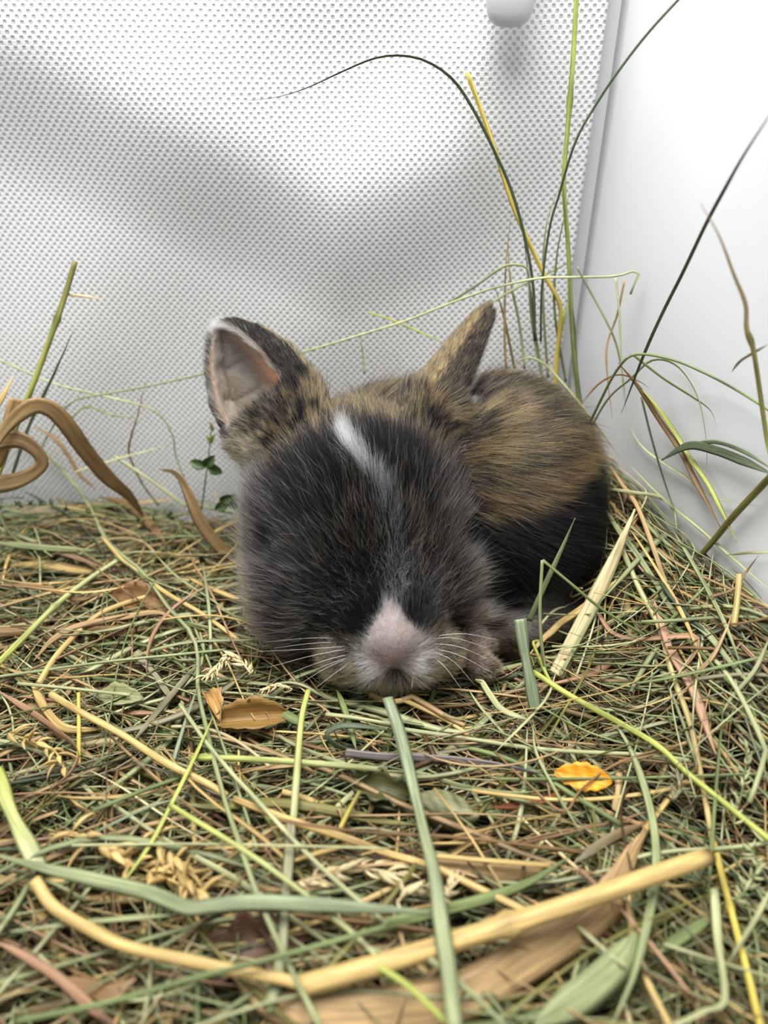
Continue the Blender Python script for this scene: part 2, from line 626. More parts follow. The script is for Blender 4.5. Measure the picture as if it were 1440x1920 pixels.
def rabbit_sdf(P):
    body = None
    for _, c, r in BODY_PARTS:
        d = sd_ell(P, c, r)
        body = d if body is None else smin(body, d, 0.7)
    # hind foot, front paws
    foot = sd_cap(P, D(1085, 1140, 16.9), D(940, 1190, 15.9), 0.46, 0.34)
    foot = smin(foot, sd_cap(P, D(940, 1190, 15.9), D(915, 1200, 15.65), 0.34, 0.26), 0.2)
    body = smin(body, foot, 0.3)
    paw = sd_cap(P, D(868, 1150, 15.9), D(893, 1238, 15.25), 0.42, 0.28)
    for k, (x, y) in enumerate([(884, 1254), (899, 1258), (914, 1256), (926, 1248)]):
        paw = smin(paw, sd_cap(P, D(893, 1238, 15.25), D(x, y, 15.0), 0.2, 0.11), 0.08)
    body = smin(body, paw, 0.25)
    paw = sd_cap(P, D(700, 1160, 15.9), D(690, 1262, 15.2), 0.4, 0.3)
    body = smin(body, paw, 0.25)
    # head
    hc = lambda a, b, c: HEAD_C + HF * a + HB * b + HU * c
    head = sd_ell(P, hc(-0.75, 0.02, -0.15), (2.0, 1.98, 1.75), HEAD_R)
    head = smin(head, sd_ell(P, hc(0.55, -0.05, -0.35), (1.75, 1.95, 1.5), HEAD_R), 0.6)
    head = smin(head, sd_ell(P, hc(1.15, -0.62, -0.75), (1.25, 1.28, 1.1), HEAD_R), 0.5)
    head = smin(head, sd_ell(P, hc(1.15, 0.78, -0.75), (1.25, 1.18, 1.1), HEAD_R), 0.5)
    mz = hc(0, 0, 0)
    head = smin(head, sd_ell(P, NOSE - HF * 0.72 - HU * 0.34, (0.92, 0.88, 0.74), HEAD_R), 0.5)
    head = smin(head, sd_ell(P, NOSE - HF * 0.16 - HU * 0.02, (0.26, 0.36, 0.28), HEAD_R), 0.3)
    for q, rr in LIPS:                                    # whisker pads, chin
        head = smin(head, np.linalg.norm(P - q, axis=1) - rr, 0.22)
    head = smin(head, sd_ear(P, EAR_L), 0.22)
    head = smin(head, sd_ear(P, EAR_R), 0.22)
    return smin(body, head, 0.35)


def surface_nets(f, lo, hi, h):
    ax = [np.arange(l, u, h) for l, u in zip(lo, hi)]
    n = [len(a) for a in ax]
    G = np.stack(np.meshgrid(*ax, indexing='ij'), -1).reshape(-1, 3)
    Fv = np.concatenate([f(G[i:i + 300000]) for i in range(0, len(G), 300000)]).reshape(n)
    ins = Fv < 0
    cnt = np.zeros([k - 1 for k in n], int)
    for dx in (0, 1):
        for dy in (0, 1):
            for dz in (0, 1):
                cnt += ins[dx:n[0] - 1 + dx, dy:n[1] - 1 + dy, dz:n[2] - 1 + dz]
    act = (cnt > 0) & (cnt < 8)
    I = np.argwhere(act)
    acc, num = np.zeros((len(I), 3)), np.zeros(len(I))
    cor = [(0, 0, 0), (1, 0, 0), (0, 1, 0), (1, 1, 0), (0, 0, 1), (1, 0, 1), (0, 1, 1), (1, 1, 1)]
    for p in range(8):
        for q in range(p + 1, 8):
            dd = A3(cor[q]) - A3(cor[p])
            if np.abs(dd).sum() != 1: continue
            a = Fv[tuple((I + cor[p]).T)]
            b = Fv[tuple((I + cor[q]).T)]
            m = (a < 0) != (b < 0)
            t = np.where(m, a / np.where(m, a - b, 1), 0)
            acc[m] += (A3(cor[p])[None] + t[:, None] * dd[None])[m]
            num[m] += 1
    V = A3(lo) + (I + acc / num[:, None]) * h
    vid = np.full(act.shape, -1)
    vid[act] = np.arange(len(I))
    faces = []
    for d in range(3):
        u, v = (d + 1) % 3, (d + 2) % 3
        sl0 = [slice(None)] * 3; sl1 = [slice(None)] * 3
        sl0[d] = slice(0, n[d] - 1); sl1[d] = slice(1, n[d])
        a, b = ins[tuple(sl0)], ins[tuple(sl1)]
        E = np.argwhere(a != b)
        E = E[(E[:, u] > 0) & (E[:, v] > 0) & (E[:, u] < n[u] - 1) & (E[:, v] < n[v] - 1)]
        eu, ev = np.zeros(3, int), np.zeros(3, int)
        eu[u] = 1; ev[v] = 1
        q = np.stack([vid[tuple((E - eu - ev).T)], vid[tuple((E - ev).T)], vid[tuple(E.T)], vid[tuple((E - eu).T)]], 1)
        fl = ~a[tuple(E.T)]
        q[fl] = q[fl][:, ::-1]
        faces.append(q)
    return V, np.concatenate(faces)


def sdf_grad(P, e=0.03):
    g = np.stack([rabbit_sdf(P + A3(d) * e) - rabbit_sdf(P - A3(d) * e) for d in np.eye(3)], 1)
    return g / (np.linalg.norm(g, axis=1)[:, None] + 1e-9)


NOSE_TIP = D(736, 1222, 13.8)
RV, RF = surface_nets(rabbit_sdf, (-4.2, 9.0, -1.6), (6.6, 18.2, 7.6), 0.085)
RV = RV - sdf_grad(RV) * rabbit_sdf(RV)[:, None] * 0.8


def vnoise(P, f, seed=0):
    r = np.random.default_rng(seed)
    v = 0
    for k in range(4):
        d = r.normal(size=3)
        v = v + np.sin(P @ (d * f * (0.7 + 0.3 * k)) + r.uniform(0, 6.28))
    return v / 4.0


BLAZE = A3([head_pt(*p) for p in [(634, 775), (660, 825), (690, 880), (715, 925), (736, 985), (744, 1060), (742, 1160)]])
TICK_C = head_pt(735, 995)
CAP_A = head_pt(690, 778)[0]
NOSE_A, NOSE_B, NOSE_C = [float(q[0]) for q in head_local(NOSE[None])]


def seg_dist(a, b, line):
    best, par = np.full(len(a), 9.0), np.zeros(len(a))
    P = np.stack([a, b], 1)
    for i in range(len(line) - 1):
        p, q = line[i], line[i + 1]
        t = np.clip(((P - p) @ (q - p)) / ((q - p) @ (q - p)), 0, 1)
        d = np.linalg.norm(P - p - t[:, None] * (q - p), axis=1)
        m = d < best
        best[m] = d[m]; par[m] = (i + t[m]) / (len(line) - 1)
    return best, par


def regions(P):
    """weights of the rabbit's regions at surface points"""
    a, b, c = head_local(P)
    sl, xl, yl = ear_coords(EAR_L, P)
    sr, xr, yr = ear_coords(EAR_R, P)
    el = sstep(0.30, 0.16, np.abs(sd_ear(P, EAR_L))) * sstep(0.0, 0.14, sl)
    er = sstep(0.30, 0.16, np.abs(sd_ear(P, EAR_R))) * sstep(0.0, 0.14, sr)
    hc = lambda q, w, e: HEAD_C + HF * q + HB * w + HU * e
    dh = np.minimum(sd_ell(P, hc(-0.75, 0.02, -0.15), (2.0, 1.98, 1.75), HEAD_R), sd_ell(P, hc(0.9, 0.05, -0.5), (2.1, 2.0, 1.6), HEAD_R))
    db = np.min([sd_ell(P, q[1], q[2]) for q in BODY_PARTS], axis=0)
    head = np.maximum(sstep(0.25, -0.15, dh - db), np.maximum(el, er))
    return dict(a=a, b=b, c=c, el=el, er=er, sl=sl, sr=sr, xl=xl, yl=yl, xr=xr, yr=yr, head=head)


PINK_Y = 0.10 * (1 if EAR_L['e3'][0] > 0 else -1)


def inner_ear(E, s, x, y):
    R = np.interp(np.clip(s, -0.3, 1), PS, E['prof'])
    rr = np.hypot(x / 0.8, y)
    return sstep(0.02, -0.06, rr - R) * sstep(0.04, 0.16, s) * sstep(1.0, 0.9, s)


G = regions(RV)
inn = np.maximum(G['el'] * inner_ear(EAR_L, G['sl'], G['xl'], G['yl']), G['er'] * inner_ear(EAR_R, G['sr'], G['xr'], G['yr']))
skin = np.tile(srgb(38, 34, 34), (len(RV), 1))
skin = skin * (1 - G['el'][:, None]) + srgb(84, 74, 66) * G['el'][:, None]
skin = skin * (1 - G['er'][:, None]) + srgb(120, 98, 75) * G['er'][:, None]
skin = skin * (1 - inn[:, None]) + srgb(150, 130, 114) * inn[:, None]
sp0 = np.exp(-(((G['sl'] - 0.42) / 0.24) ** 2 + ((G['yl'] - PINK_Y) / 0.36) ** 2)) * inn * G['el']
skin = skin + (srgb(222, 166, 138) - skin) * sp0[:, None]  # pink ear skin, with its backlit glow painted into the colour
dn = np.linalg.norm(RV - NOSE, axis=1)[:, None]
ga, gb = G['a'] - NOSE_A, G['b'] - NOSE_B
NW = lambda q: np.interp(-q, [-0.3, -0.05, 0.1, 0.3, 0.55, 0.72], [0.50, 0.58, 0.55, 0.36, 0.17, 0.02])
npatch = ((np.abs(gb) < NW(ga)) & (ga > -0.72) & (G['c'] > NOSE_C - 0.40) & (G['head'] > 0.5)).astype(float)[:, None]
skin = skin + (srgb(126, 114, 110) - skin) * npatch
skin = skin + (srgb(164, 136, 132) - skin) * sstep(0.30, 0.12, np.linalg.norm(RV - NOSE_TIP, axis=1)[:, None])
dp = np.linalg.norm(RV - D(905, 1248, 15.1), axis=1)[:, None]
skin = skin + (srgb(62, 52, 44) - skin) * sstep(1.1, 0.6, dp)

rabbit = empty('rabbit', (0.9, 13.4, -0.9))
tag(rabbit, 'young dark brown and black rabbit with white blaze crouching in the hay', 'rabbit')
o = mesh_np('body', RV, RF, M_SKIN, rabbit, col=skin)

# ---- eyes, mostly hidden in the fur
def eye(px, py, t):
    p = at_depth(px, py, t)
    for _ in range(6):
        p = p - sdf_grad(p[None])[0] * (rabbit_sdf(p[None])[0] + 0.10)
    n = sdf_grad(p[None])[0]
    u, v = np.meshgrid(np.linspace(0, 2 * math.pi, 20, endpoint=False), np.linspace(0, math.pi, 12), indexing='ij')
    V = p + 0.27 * np.stack([np.sin(v) * np.cos(u), np.sin(v) * np.sin(u), np.cos(v)], -1).reshape(-1, 3)
    i, j = np.meshgrid(np.arange(20), np.arange(11), indexing='ij')
    i2 = (i + 1) % 20
    F = np.stack([i * 12 + j, i * 12 + j + 1, i2 * 12 + j + 1, i2 * 12 + j], -1).reshape(-1, 4)
    mesh_np('eye', V, F, M_EYE, rabbit)['label'] = 'dark half-hidden eye'
    return p


M_EYE, _nt, _b = new_mat('eye')
_b.inputs['Base Color'].default_value = (0.008, 0.006, 0.006, 1)
_b.inputs['Roughness'].default_value = 0.08
EYES = [eye(540, 1030, 14.6), eye(868, 1022, 14.9)]

# ---- fur
N_FUR = 380000
tri = np.concatenate([RF[:, [0, 1, 2]], RF[:, [0, 2, 3]]])
e1, e2 = RV[tri[:, 1]] - RV[tri[:, 0]], RV[tri[:, 2]] - RV[tri[:, 0]]
area = 0.5 * np.linalg.norm(np.cross(e1, e2), axis=1)
cen = RV[tri].mean(1)
gc = regions(cen)
dens = 0.75 + 0.55 * gc['head'] + 0.9 * np.maximum(gc['el'], gc['er'])
dens = dens * np.where(cen[:, 2] < -0.3, 0.15, 1.0)
dens *= np.where((gc['c'] < -1.3) & (gc['head'] > 0.5), 0.5, 1.0)
w = area * dens
ti = rng.choice(len(tri), N_FUR, p=w / w.sum())
r1, r2 = rng.random(N_FUR), rng.random(N_FUR)
fl = r1 + r2 > 1
r1[fl], r2[fl] = 1 - r1[fl], 1 - r2[fl]
ROOT = RV[tri[ti, 0]] + r1[:, None] * e1[ti] + r2[:, None] * e2[ti]
NRM = sdf_grad(ROOT)
g = regions(ROOT)
a, b, c, hd = g['a'], g['b'], g['c'], g['head']
ear = np.maximum(g['el'], g['er'])
inL = g['el'] * inner_ear(EAR_L, g['sl'], g['xl'], g['yl'])
inR = g['er'] * inner_ear(EAR_R, g['sr'], g['xr'], g['yr'])
inner = np.maximum(inL, inR)
dN = np.linalg.norm(ROOT - NOSE, axis=1)
rim_l = sstep(0.10, 0.03, np.abs(np.abs(np.arctan2(g['yl'], -g['xl'] / 0.8)) - (math.pi - EAR_L['ho']))) * g['el']

# flow of the coat
flow_head = ROOT - (NOSE - HU * 0.5)
flow_body = nrm(A3([0.93, 0.30, -0.22])) + 0 * ROOT
flow_body = flow_body + np.stack([0 * a, 0 * a, -0.5 * sstep(3.2, 1.5, ROOT[:, 2])], 1)
fe = np.where((g['el'] > g['er'])[:, None], EAR_L['e1'], EAR_R['e1'])
fh = flow_head / (np.linalg.norm(flow_head, axis=1)[:, None] + 1e-6)
FLOW = fh * hd[:, None] + flow_body * (1 - hd)[:, None]
eprox = np.maximum(sstep(1.7, 0.9, np.linalg.norm(ROOT - EAR_L['base'], axis=1)), sstep(1.5, 0.8, np.linalg.norm(ROOT - EAR_R['base'], axis=1))) * (1 - ear) * hd
elr = np.linalg.norm(ROOT - EAR_L['base'], axis=1) < np.linalg.norm(ROOT - EAR_R['base'], axis=1)
FLOW = FLOW + eprox[:, None] * 0.9 * np.where(elr[:, None], EAR_L['e1'], EAR_R['e1'])
FLOW = FLOW * (1 - ear[:, None]) + fe * ear[:, None] * 1.2
# hair inside the ear sweeps from the cup to its edges
FLOW = FLOW + inner[:, None] * (np.where((g['el'] > g['er'])[:, None], EAR_L['e3'], EAR_R['e3']) * np.sign(np.where(g['el'] > g['er'], g['yl'], g['yr']))[:, None]) * 1.0
FLOW = FLOW + 0.22 * np.stack([vnoise(ROOT, 1.6, k) for k in (1, 2, 3)], 1) + 0.30 * np.stack([vnoise(ROOT, 5.0, k) for k in (4, 5, 6)], 1) * (1 - 0.6 * ear)[:, None]
FLOW = FLOW + rng.normal(0, 0.16, ROOT.shape)
FLOW = FLOW - NRM * np.sum(FLOW * NRM, 1)[:, None]
FLOW /= np.linalg.norm(FLOW, axis=1)[:, None] + 1e-6


# markings that stand up a little over the coat
rnd, rn2 = rng.random(N_FUR), rng.random(N_FUR)
hm = hd >= 0.5
bd, bp = seg_dist(a, b, BLAZE)
bw = np.interp(bp, [0, 0.15, 0.35, 0.6, 0.85, 1.0], [0.06, 0.14, 0.13, 0.15, 0.16, 0.22])
bprob = np.interp(bp, [0, 0.1, 0.35, 0.55, 0.75, 1.0], [0.9, 0.98, 0.6, 0.30, 0.16, 0.3])
blaze = hm & (c > 0) & (rn2 < bprob * sstep(bw * 1.5, bw * 0.6, bd)) & (ear < 0.3)
tick = np.exp(-(((a - TICK_C[0]) / 0.75) ** 2 + ((b - TICK_C[1] + 0.1) / 0.95) ** 2))
ticked = hm & (rn2 < 0.13 * tick) & ~blaze & (ear < 0.3)

# length and lift
LEN = 0.62 * (1 - hd) + hd * (0.26 + 0.24 * sstep(0.6, 2.6, dN))
LEN = LEN + hd * 0.16 * sstep(1.2, 1.9, np.abs(b)) + hd * 0.10 * sstep(-1.6, -2.6, a)
LEN = np.where(dN < 0.85, 0.13 + 0.12 * sstep(0.15, 0.8, dN), LEN)
LEN = LEN * (1 - eprox) + eprox * 0.24
chin = sstep(-0.45, -0.8, c) * sstep(0.6, 1.6, a) * hd
dlip = np.min([np.linalg.norm(ROOT - q, axis=1) for q, _ in LIPS], axis=0)
LEN = np.where((dlip < 0.65) & (dN > 0.4), 0.26, LEN)
LEN = LEN * (1 - ear) + ear * (0.20 + 0.10 * inner)
dfoot = np.linalg.norm(ROOT - D(985, 1175, 16.1), axis=1)
LEN = np.where(dfoot < 1.2, LEN * 0.55, LEN)
dpaw = np.linalg.norm(ROOT - D(902, 1240, 15.1), axis=1)
LEN = np.where(dpaw < 0.75, 0.14, LEN)
deye = np.min([np.linalg.norm(ROOT - e, axis=1) for e in EYES], axis=0)
LEN = np.where(deye < 0.34, 0.16, LEN)
LEN *= rng.uniform(0.65, 1.2, N_FUR)
guard = (rng.random(N_FUR) < 0.018 + 0.035 * sstep(0.2, 1.4, a)) & (hd > 0.5) & (ear < 0.3) & (dN > 0.8)
fuzz = (rng.random(N_FUR) < 0.05 * (1 - ear)) | guard
LEN = np.where(fuzz, LEN * 1.35, LEN)
LEN = np.where(blaze | ticked, LEN * 1.18, LEN)
LIFT = 0.42 + 0.25 * hd * sstep(1.0, 1.9, np.abs(b)) + rng.normal(0, 0.10, N_FUR) + 0.2 * fuzz
LIFT = np.where(blaze | ticked, LIFT + 0.10, LIFT)
LIFT = np.where(ear > 0.5, 0.40, LIFT)
LIFT = np.where(dN < 0.9, 0.55, LIFT)
LIFT = np.clip(LIFT, 0.12, 1.0)

K = 7
S = np.linspace(0, 1, K)
DIR = NRM * LIFT[:, None] + FLOW * (1 - 0.6 * LIFT)[:, None]
DIR /= np.linalg.norm(DIR, axis=1)[:, None]
SIDE = np.cross(DIR, NRM)
SIDE /= np.linalg.norm(SIDE, axis=1)[:, None] + 1e-6
wave_a = (0.012 + 0.05 * hd * sstep(2.3, 0.9, dN) * (1 - sstep(1.0, 0.8, dN))) * (1 - ear) * rng.uniform(0.3, 1.4, N_FUR)
wave_f = rng.uniform(1.0, 2.0, N_FUR)
ph = rng.uniform(0, 6.28, N_FUR)
bendv = FLOW * 0.30 - NRM * 0.12 + np.array([0, 0, -0.08])
PTS = np.empty((N_FUR, K, 3))
for k in range(K):
    s = S[k]
    PTS[:, k] = (ROOT - NRM * 0.02 + DIR * (LEN * s)[:, None] + bendv * (LEN * s * s)[:, None]
                 + SIDE * (wave_a * s ** 0.7 * np.sin(6.28 * wave_f * s + ph))[:, None]
                 + NRM * (0.6 * wave_a * s * np.cos(6.28 * wave_f * s * 0.8 + 2 * ph))[:, None])
# locks: tips lean towards the tip of the nearest leading hair
ng = 22000
lead = rng.choice(N_FUR, ng, replace=False)
kd = kdtree.KDTree(ng)
for q, i in enumerate(lead):
    kd.insert(ROOT[i], q)
kd.balance()
near = np.fromiter((kd.find(p)[1] for p in ROOT), int, N_FUR)
cl = (0.36 * (1 - ear) + 0.25 * ear) * rng.uniform(0.2, 1.0, N_FUR)
cl = np.where((dN < 0.9) | guard | ticked, 0.05, cl)
for k in range(1, K):
    tgt = PTS[lead[near], k]
    PTS[:, k] += (tgt - PTS[:, k]) * (cl * S[k] ** 1.3)[:, None]

# colour: three bands along each hair (root, middle, tip)
C_TAN, C_DTAN, C_BLACK, C_CHAR = srgb(216, 168, 106), srgb(150, 108, 66), srgb(13, 12, 15), srgb(38, 36, 38)
C_GREY, C_LGREY, C_WHITE, C_CREAM = srgb(112, 106, 104), srgb(186, 176, 164), srgb(246, 244, 246), srgb(226, 208, 182)
cr = np.tile(C_CHAR, (N_FUR, 1)); cm = np.tile(C_BLACK, (N_FUR, 1)); ct = np.tile(C_BLACK, (N_FUR, 1))


def put(mask, r=None, m=None, t=None):
    for arr, v in ((cr, r), (cm, m), (ct, t)):
        if v is not None: arr[mask] = v


body_m = hd < 0.5
x, y, z = ROOT.T
lock_r = np.random.default_rng(3).random(ng)[near]
streak = 0.5 + 0.35 * vnoise(ROOT, 5.0, 21) + 0.8 * (lock_r - 0.5)
# agouti back
put(body_m, C_GREY * 0.5, C_TAN * 0.72, C_DTAN * 0.8)
put(body_m & ((rnd < 0.30) | (streak + 0.3 * rnd < 0.50)), C_CHAR, C_BLACK, C_BLACK)
put(body_m & (rnd > 0.88), C_GREY, C_TAN, C_TAN)
bl = 2.50 + 0.30 * (x - 2.0) + 0.22 * vnoise(ROOT, 2.2, 22)
blk = body_m & (z < np.minimum(bl, 3.1)) & (rn2 < 0.97) & (x > 0.2)
put(blk, C_BLACK * 0.7, C_BLACK * 0.7, C_BLACK * 0.7)
put(blk & (rnd < 0.04), C_BLACK, C_CHAR, C_GREY * 0.6)
put(body_m & (x < 0.6) & (z < 3.0), C_CHAR, C_CHAR, C_GREY)
side_band = body_m & ~blk & (z < bl + 0.6)
put(side_band & (rn2 < 0.5), C_CHAR, C_CHAR, C_DTAN)
footm = dfoot < 1.35
put(footm & (z < 1.0), C_GREY, C_GREY, C_LGREY)
pawm = dpaw < 0.95
put(pawm, C_CHAR, srgb(58, 48, 40), srgb(82, 68, 54))
# head: black mask, grey cheeks
hm = hd >= 0.5
lat = np.abs(b - 0.02)
put(hm & (rnd < 0.15), None, C_CHAR * 0.7, C_CHAR)
put(hm & guard, C_BLACK, C_CHAR, C_LGREY * 0.75)
low = sstep(0.3, 1.6, a) * sstep(0.25, 1.1, lat)
put(hm & (rn2 < 0.40 * low), C_CHAR * 0.6, C_CHAR, C_GREY)
cheek = sstep(1.05, 1.75, lat + 0.15 * vnoise(ROOT, 2, 30))
put(hm & (rn2 < 0.5 * cheek), C_CHAR, C_CHAR, C_GREY * 0.9)
rim_light_w = sstep(1.65, 2.05, lat) * sstep(0.6, -0.3, c)  # paler hair on the head sides paints in the rim light
put(hm & (rnd < 0.85 * rim_light_w), C_CHAR, C_DTAN * 0.8 + C_GREY * 0.3, C_LGREY)
# tan ticking over the brow
put(ticked, C_BLACK, C_BLACK, srgb(232, 176, 106))
tick2 = sstep(-0.2, -0.9, a) * sstep(1.0, 1.5, lat)
put(hm & (rn2 < 0.35 * tick2), C_CHAR, C_CHAR, C_DTAN)
# crown, nape and ear roots
crown = sstep(CAP_A + 0.25, CAP_A - 0.30, a - 0.30 * sstep(0.7, 1.9, lat) + 0.12 * vnoise(ROOT, 3, 31))
put(hm & (rn2 < crown), C_GREY * 0.6, C_TAN, C_DTAN)
put(hm & (rn2 < crown) & ((rnd < 0.25) | (streak < 0.34)), C_CHAR, C_BLACK, C_BLACK)
put(hm & (rn2 < crown) & (rnd > 0.8), C_GREY, C_TAN, C_CREAM * 0.9)
# white patch at the side of the neck and cheek tuft
tuft = np.exp(-(((a + 1.05) / 0.55) ** 2 + ((b + 2.05) / 0.38) ** 2))
put(rn2 < 1.2 * tuft * hm, C_GREY, C_LGREY, C_WHITE)
# blaze
put(blaze, C_LGREY, C_WHITE, C_WHITE)
# nose patch, lips
na, nb = a - NOSE_A, b - NOSE_B
tri_w = np.interp(-na, [-0.3, -0.05, 0.1, 0.3, 0.55, 0.72], [0.50, 0.58, 0.55, 0.36, 0.17, 0.02])
nosep = hm & (np.abs(nb) < tri_w) & (na > -0.72) & (c > NOSE_C - 0.36)
put(nosep, srgb(140, 124, 118), srgb(222, 210, 206), srgb(240, 234, 232))
put(nosep & (rnd < 0.2), srgb(120, 104, 100), srgb(160, 142, 138), srgb(190, 176, 172))
pink = hm & (np.linalg.norm(ROOT - NOSE_TIP, axis=1) < 0.22)
put(pink, srgb(160, 132, 128), srgb(190, 164, 160), srgb(214, 196, 192))
lip = hm & (dlip < 0.62) & ~nosep & ~pink & (dN > 0.25)
put(lip & (rnd < 0.75), C_CHAR, C_GREY, srgb(170, 140, 100))
mid = sstep(0.75, 0.3, np.abs(nb))
put(lip & (rn2 < 0.45 * mid), C_LGREY, C_CREAM, C_WHITE)
# ears
em = ear > 0.5
put(em, C_GREY * 0.6, C_DTAN, C_TAN)
put(em & (rnd < 0.30), C_CHAR, C_BLACK, C_BLACK)
angl = np.arctan2(g['yl'], -g['xl'] / 0.8)
edge_l = (g['el'] > 0.5) & (inner < 0.5) & (np.abs(angl) > 1.62) & (rn2 < 0.8)
put(edge_l, C_CHAR, C_BLACK, C_BLACK)
angr = np.arctan2(g['yr'], -g['xr'] / 0.8)
edge_r = (g['er'] > 0.5) & (inner < 0.5) & (np.abs(angr) > 1.2) & (rn2 < 0.55)
put(edge_r, C_CHAR, C_BLACK, C_BLACK)
im = inner > 0.4
put(im, srgb(190, 178, 164), srgb(212, 204, 194), srgb(226, 220, 212))
put(im & (rnd < 0.55), srgb(160, 144, 126), srgb(184, 166, 144), srgb(212, 198, 180))
outer_half = im & (g['el'] > 0.5) & (rn2 < sstep(0.3, 0.9, np.abs(g['yl'])) * 0.35)
put(outer_half, srgb(84, 70, 58), srgb(92, 78, 64), srgb(130, 112, 92))
rimm = (rim_l > 0.5) & (g['sl'] > 0.35)
rimm &= (np.abs(np.hypot(g['xl'] / 0.8, g['yl']) - np.interp(np.clip(g['sl'], -0.3, 1), PS, EAR_L['prof'])) < 0.07)
put(rimm, C_CREAM, C_WHITE, C_WHITE)
tipm = ((g['el'] > 0.4) & (g['sl'] > 0.93)) | ((g['er'] > 0.4) & (g['sr'] > 0.955) & (g['xr'] > 0.0))
put(tipm, C_CREAM, C_WHITE, C_WHITE)

bri = rng.uniform(0.75, 1.2, N_FUR)[:, None]
u = S[None, :, None]
COLR = np.where(u < 0.4, cr[:, None] + (cm - cr)[:, None] * (u / 0.4), cm[:, None] + (ct - cm)[:, None] * np.clip((u - 0.4) / 0.4, 0, 1)) * bri[:, None]
COLR = np.clip(COLR, 0.002, 0.92)
# thin out the hair in the cup of the ears so that the pink shows
keep = np.ones(N_FUR, bool)
keep[im & (rng.random(N_FUR) < 0.1)] = False
spot = np.exp(-(((g['sl'] - 0.42) / 0.22) ** 2 + ((g['yl'] - PINK_Y) / 0.34) ** 2)) * inL
keep[rng.random(N_FUR) < 0.9 * spot] = False
keep[(deye < 0.25)] = False
RAD = (0.0027 * np.ones(N_FUR) * rng.uniform(0.7, 1.25, N_FUR))
RAD[blaze | guard | ticked] *= 1.35
RAD[ear > 0.5] *= 0.85
prof = np.interp(S, [0, 0.3, 0.7, 1.0], [0.9, 1.0, 0.75, 0.12])
PTS, COLR, RADP = PTS[keep], COLR[keep], (RAD[keep][:, None] * prof[None])


def curves_obj(name, P, R, Cc, mat, parent):
    n, k = P.shape[:2]
    cu = bpy.data.hair_curves.new(name)
    cu.add_curves([k] * n)
    org = A3(parent.location) / CM
    cu.attributes['position'].data.foreach_set('vector', ((P - org) * CM).astype(np.float32).ravel())
    ra = cu.attributes.get('radius') or cu.attributes.new('radius', 'FLOAT', 'POINT')
    ra.data.foreach_set('value', (R * CM).astype(np.float32).ravel())
    ca = cu.attributes.new('fur_color', 'FLOAT_COLOR', 'POINT')
    c4 = np.ones((n * k, 4), np.float32)
    c4[:, :3] = Cc.reshape(-1, 3)
    ca.data.foreach_set('color', c4.ravel())
    cu.materials.append(mat)
    o = bpy.data.objects.new(name, cu)
    COL.objects.link(o)
    o.parent = parent
    return o


curves_obj('fur', PTS, RADP, COLR, M_FUR, rabbit)['label'] = 'soft dark agouti fur with white blaze'

# ---- whiskers
M_WHISK, _nt, _b = new_mat('whisker')
_b.inputs['Base Color'].default_value = (0.8, 0.78, 0.75, 1)
_b.inputs['Roughness'].default_value = 0.35
WH = [((688, 1212, 14.1), (600, 1226, 14.0), (500, 1252, 14.2)), ((690, 1218, 14.1), (610, 1238, 13.9), (530, 1268, 14.0)),
      ((692, 1208, 14.1), (590, 1216, 14.1), (478, 1222, 14.5)), ((686, 1224, 14.1), (620, 1248, 13.9), (560, 1284, 13.9)),
      ((684, 1206, 14.2), (600, 1205, 14.2), (515, 1215, 14.5)), ((690, 1226, 14.1), (640, 1254, 13.9), (592, 1290, 13.8)),
      ((682, 1200, 14.2), (590, 1196, 14.2), (498, 1204, 14.6)), ((694, 1222, 14.1), (625, 1242, 13.9), (545, 1276, 14.0)),
      ((792, 1200, 14.1), (850, 1196, 14.0), (912, 1214, 14.1)), ((794, 1206, 14.1), (858, 1212, 13.9), (925, 1240, 14.0)),
      ((794, 1212, 14.1), (860, 1228, 13.9), (930, 1266, 13.9)), ((790, 1216, 14.1), (845, 1236, 13.8), (890, 1284, 13.8)),
      ((794, 1196, 14.2), (866, 1188, 14.1), (935, 1200, 14.2)), ((790, 1220, 14.1), (830, 1246, 13.8), (868, 1296, 13.7)),
      ((768, 1238, 14.0), (774, 1262, 13.9), (772, 1292, 13.8)), ((712, 1240, 14.0), (700, 1264, 13.9), (690, 1292, 13.8))]
for wpts in WH:
    C = catmull([at_depth(*q) for q in wpts], 10)
    V, F, st = strand_np(C, np.linspace(0.008, 0.003, 10), 1.0, 4)
    mesh_np('whisker', V, F, M_WHISK, rabbit)

# ------------------------------------------------------------------ hay
PAL = dict(
    sage=srgb(152, 160, 114), pale=srgb(182, 186, 138), green=srgb(120, 134, 84), deep=srgb(84, 96, 70), blue=srgb(140, 153, 122),
    lime=srgb(176, 184, 92), yellow=srgb(214, 192, 92), straw=srgb(210, 180, 116), cream=srgb(230, 212, 164), tan=srgb(182, 152, 108),
    brown=srgb(140, 110, 74), dark=srgb(92, 68, 44), olive=srgb(126, 122, 66), rose=srgb(176, 138, 108), purple=srgb(140, 130, 128),
    rust=srgb(140, 78, 40), grey=srgb(150, 144, 116))
PIX = dict(L=(0, 640, 2.4), R=(840, 640, 2.4), U=(840, 0, 2.4), W=(0, 0, 2.4), B=(0, 1260, 2.0), E=(720, 1260, 2.0), P=(0, 0, 1.0))
_srng = np.random.default_rng(11)


def trace(view, pts):
    ox, oy, s = PIX[view]
    return [(ox + q[0] / s, oy + q[1] / s) for q in pts]


def push_out(C, gap=0.22):
    """keep a strand out of the rabbit and off the walls"""
    C = C.copy()
    for _ in range(4):
        d = rabbit_sdf(C)
        m = d < gap
        if not m.any(): break
        C[m] += sdf_grad(C[m]) * (gap - d[m])[:, None]
    C[:, 1] = np.minimum(C[:, 1], 17.7)
    C[:, 0] = np.minimum(C[:, 0], wall_x(C[:, 1]) - 0.08)
    return C


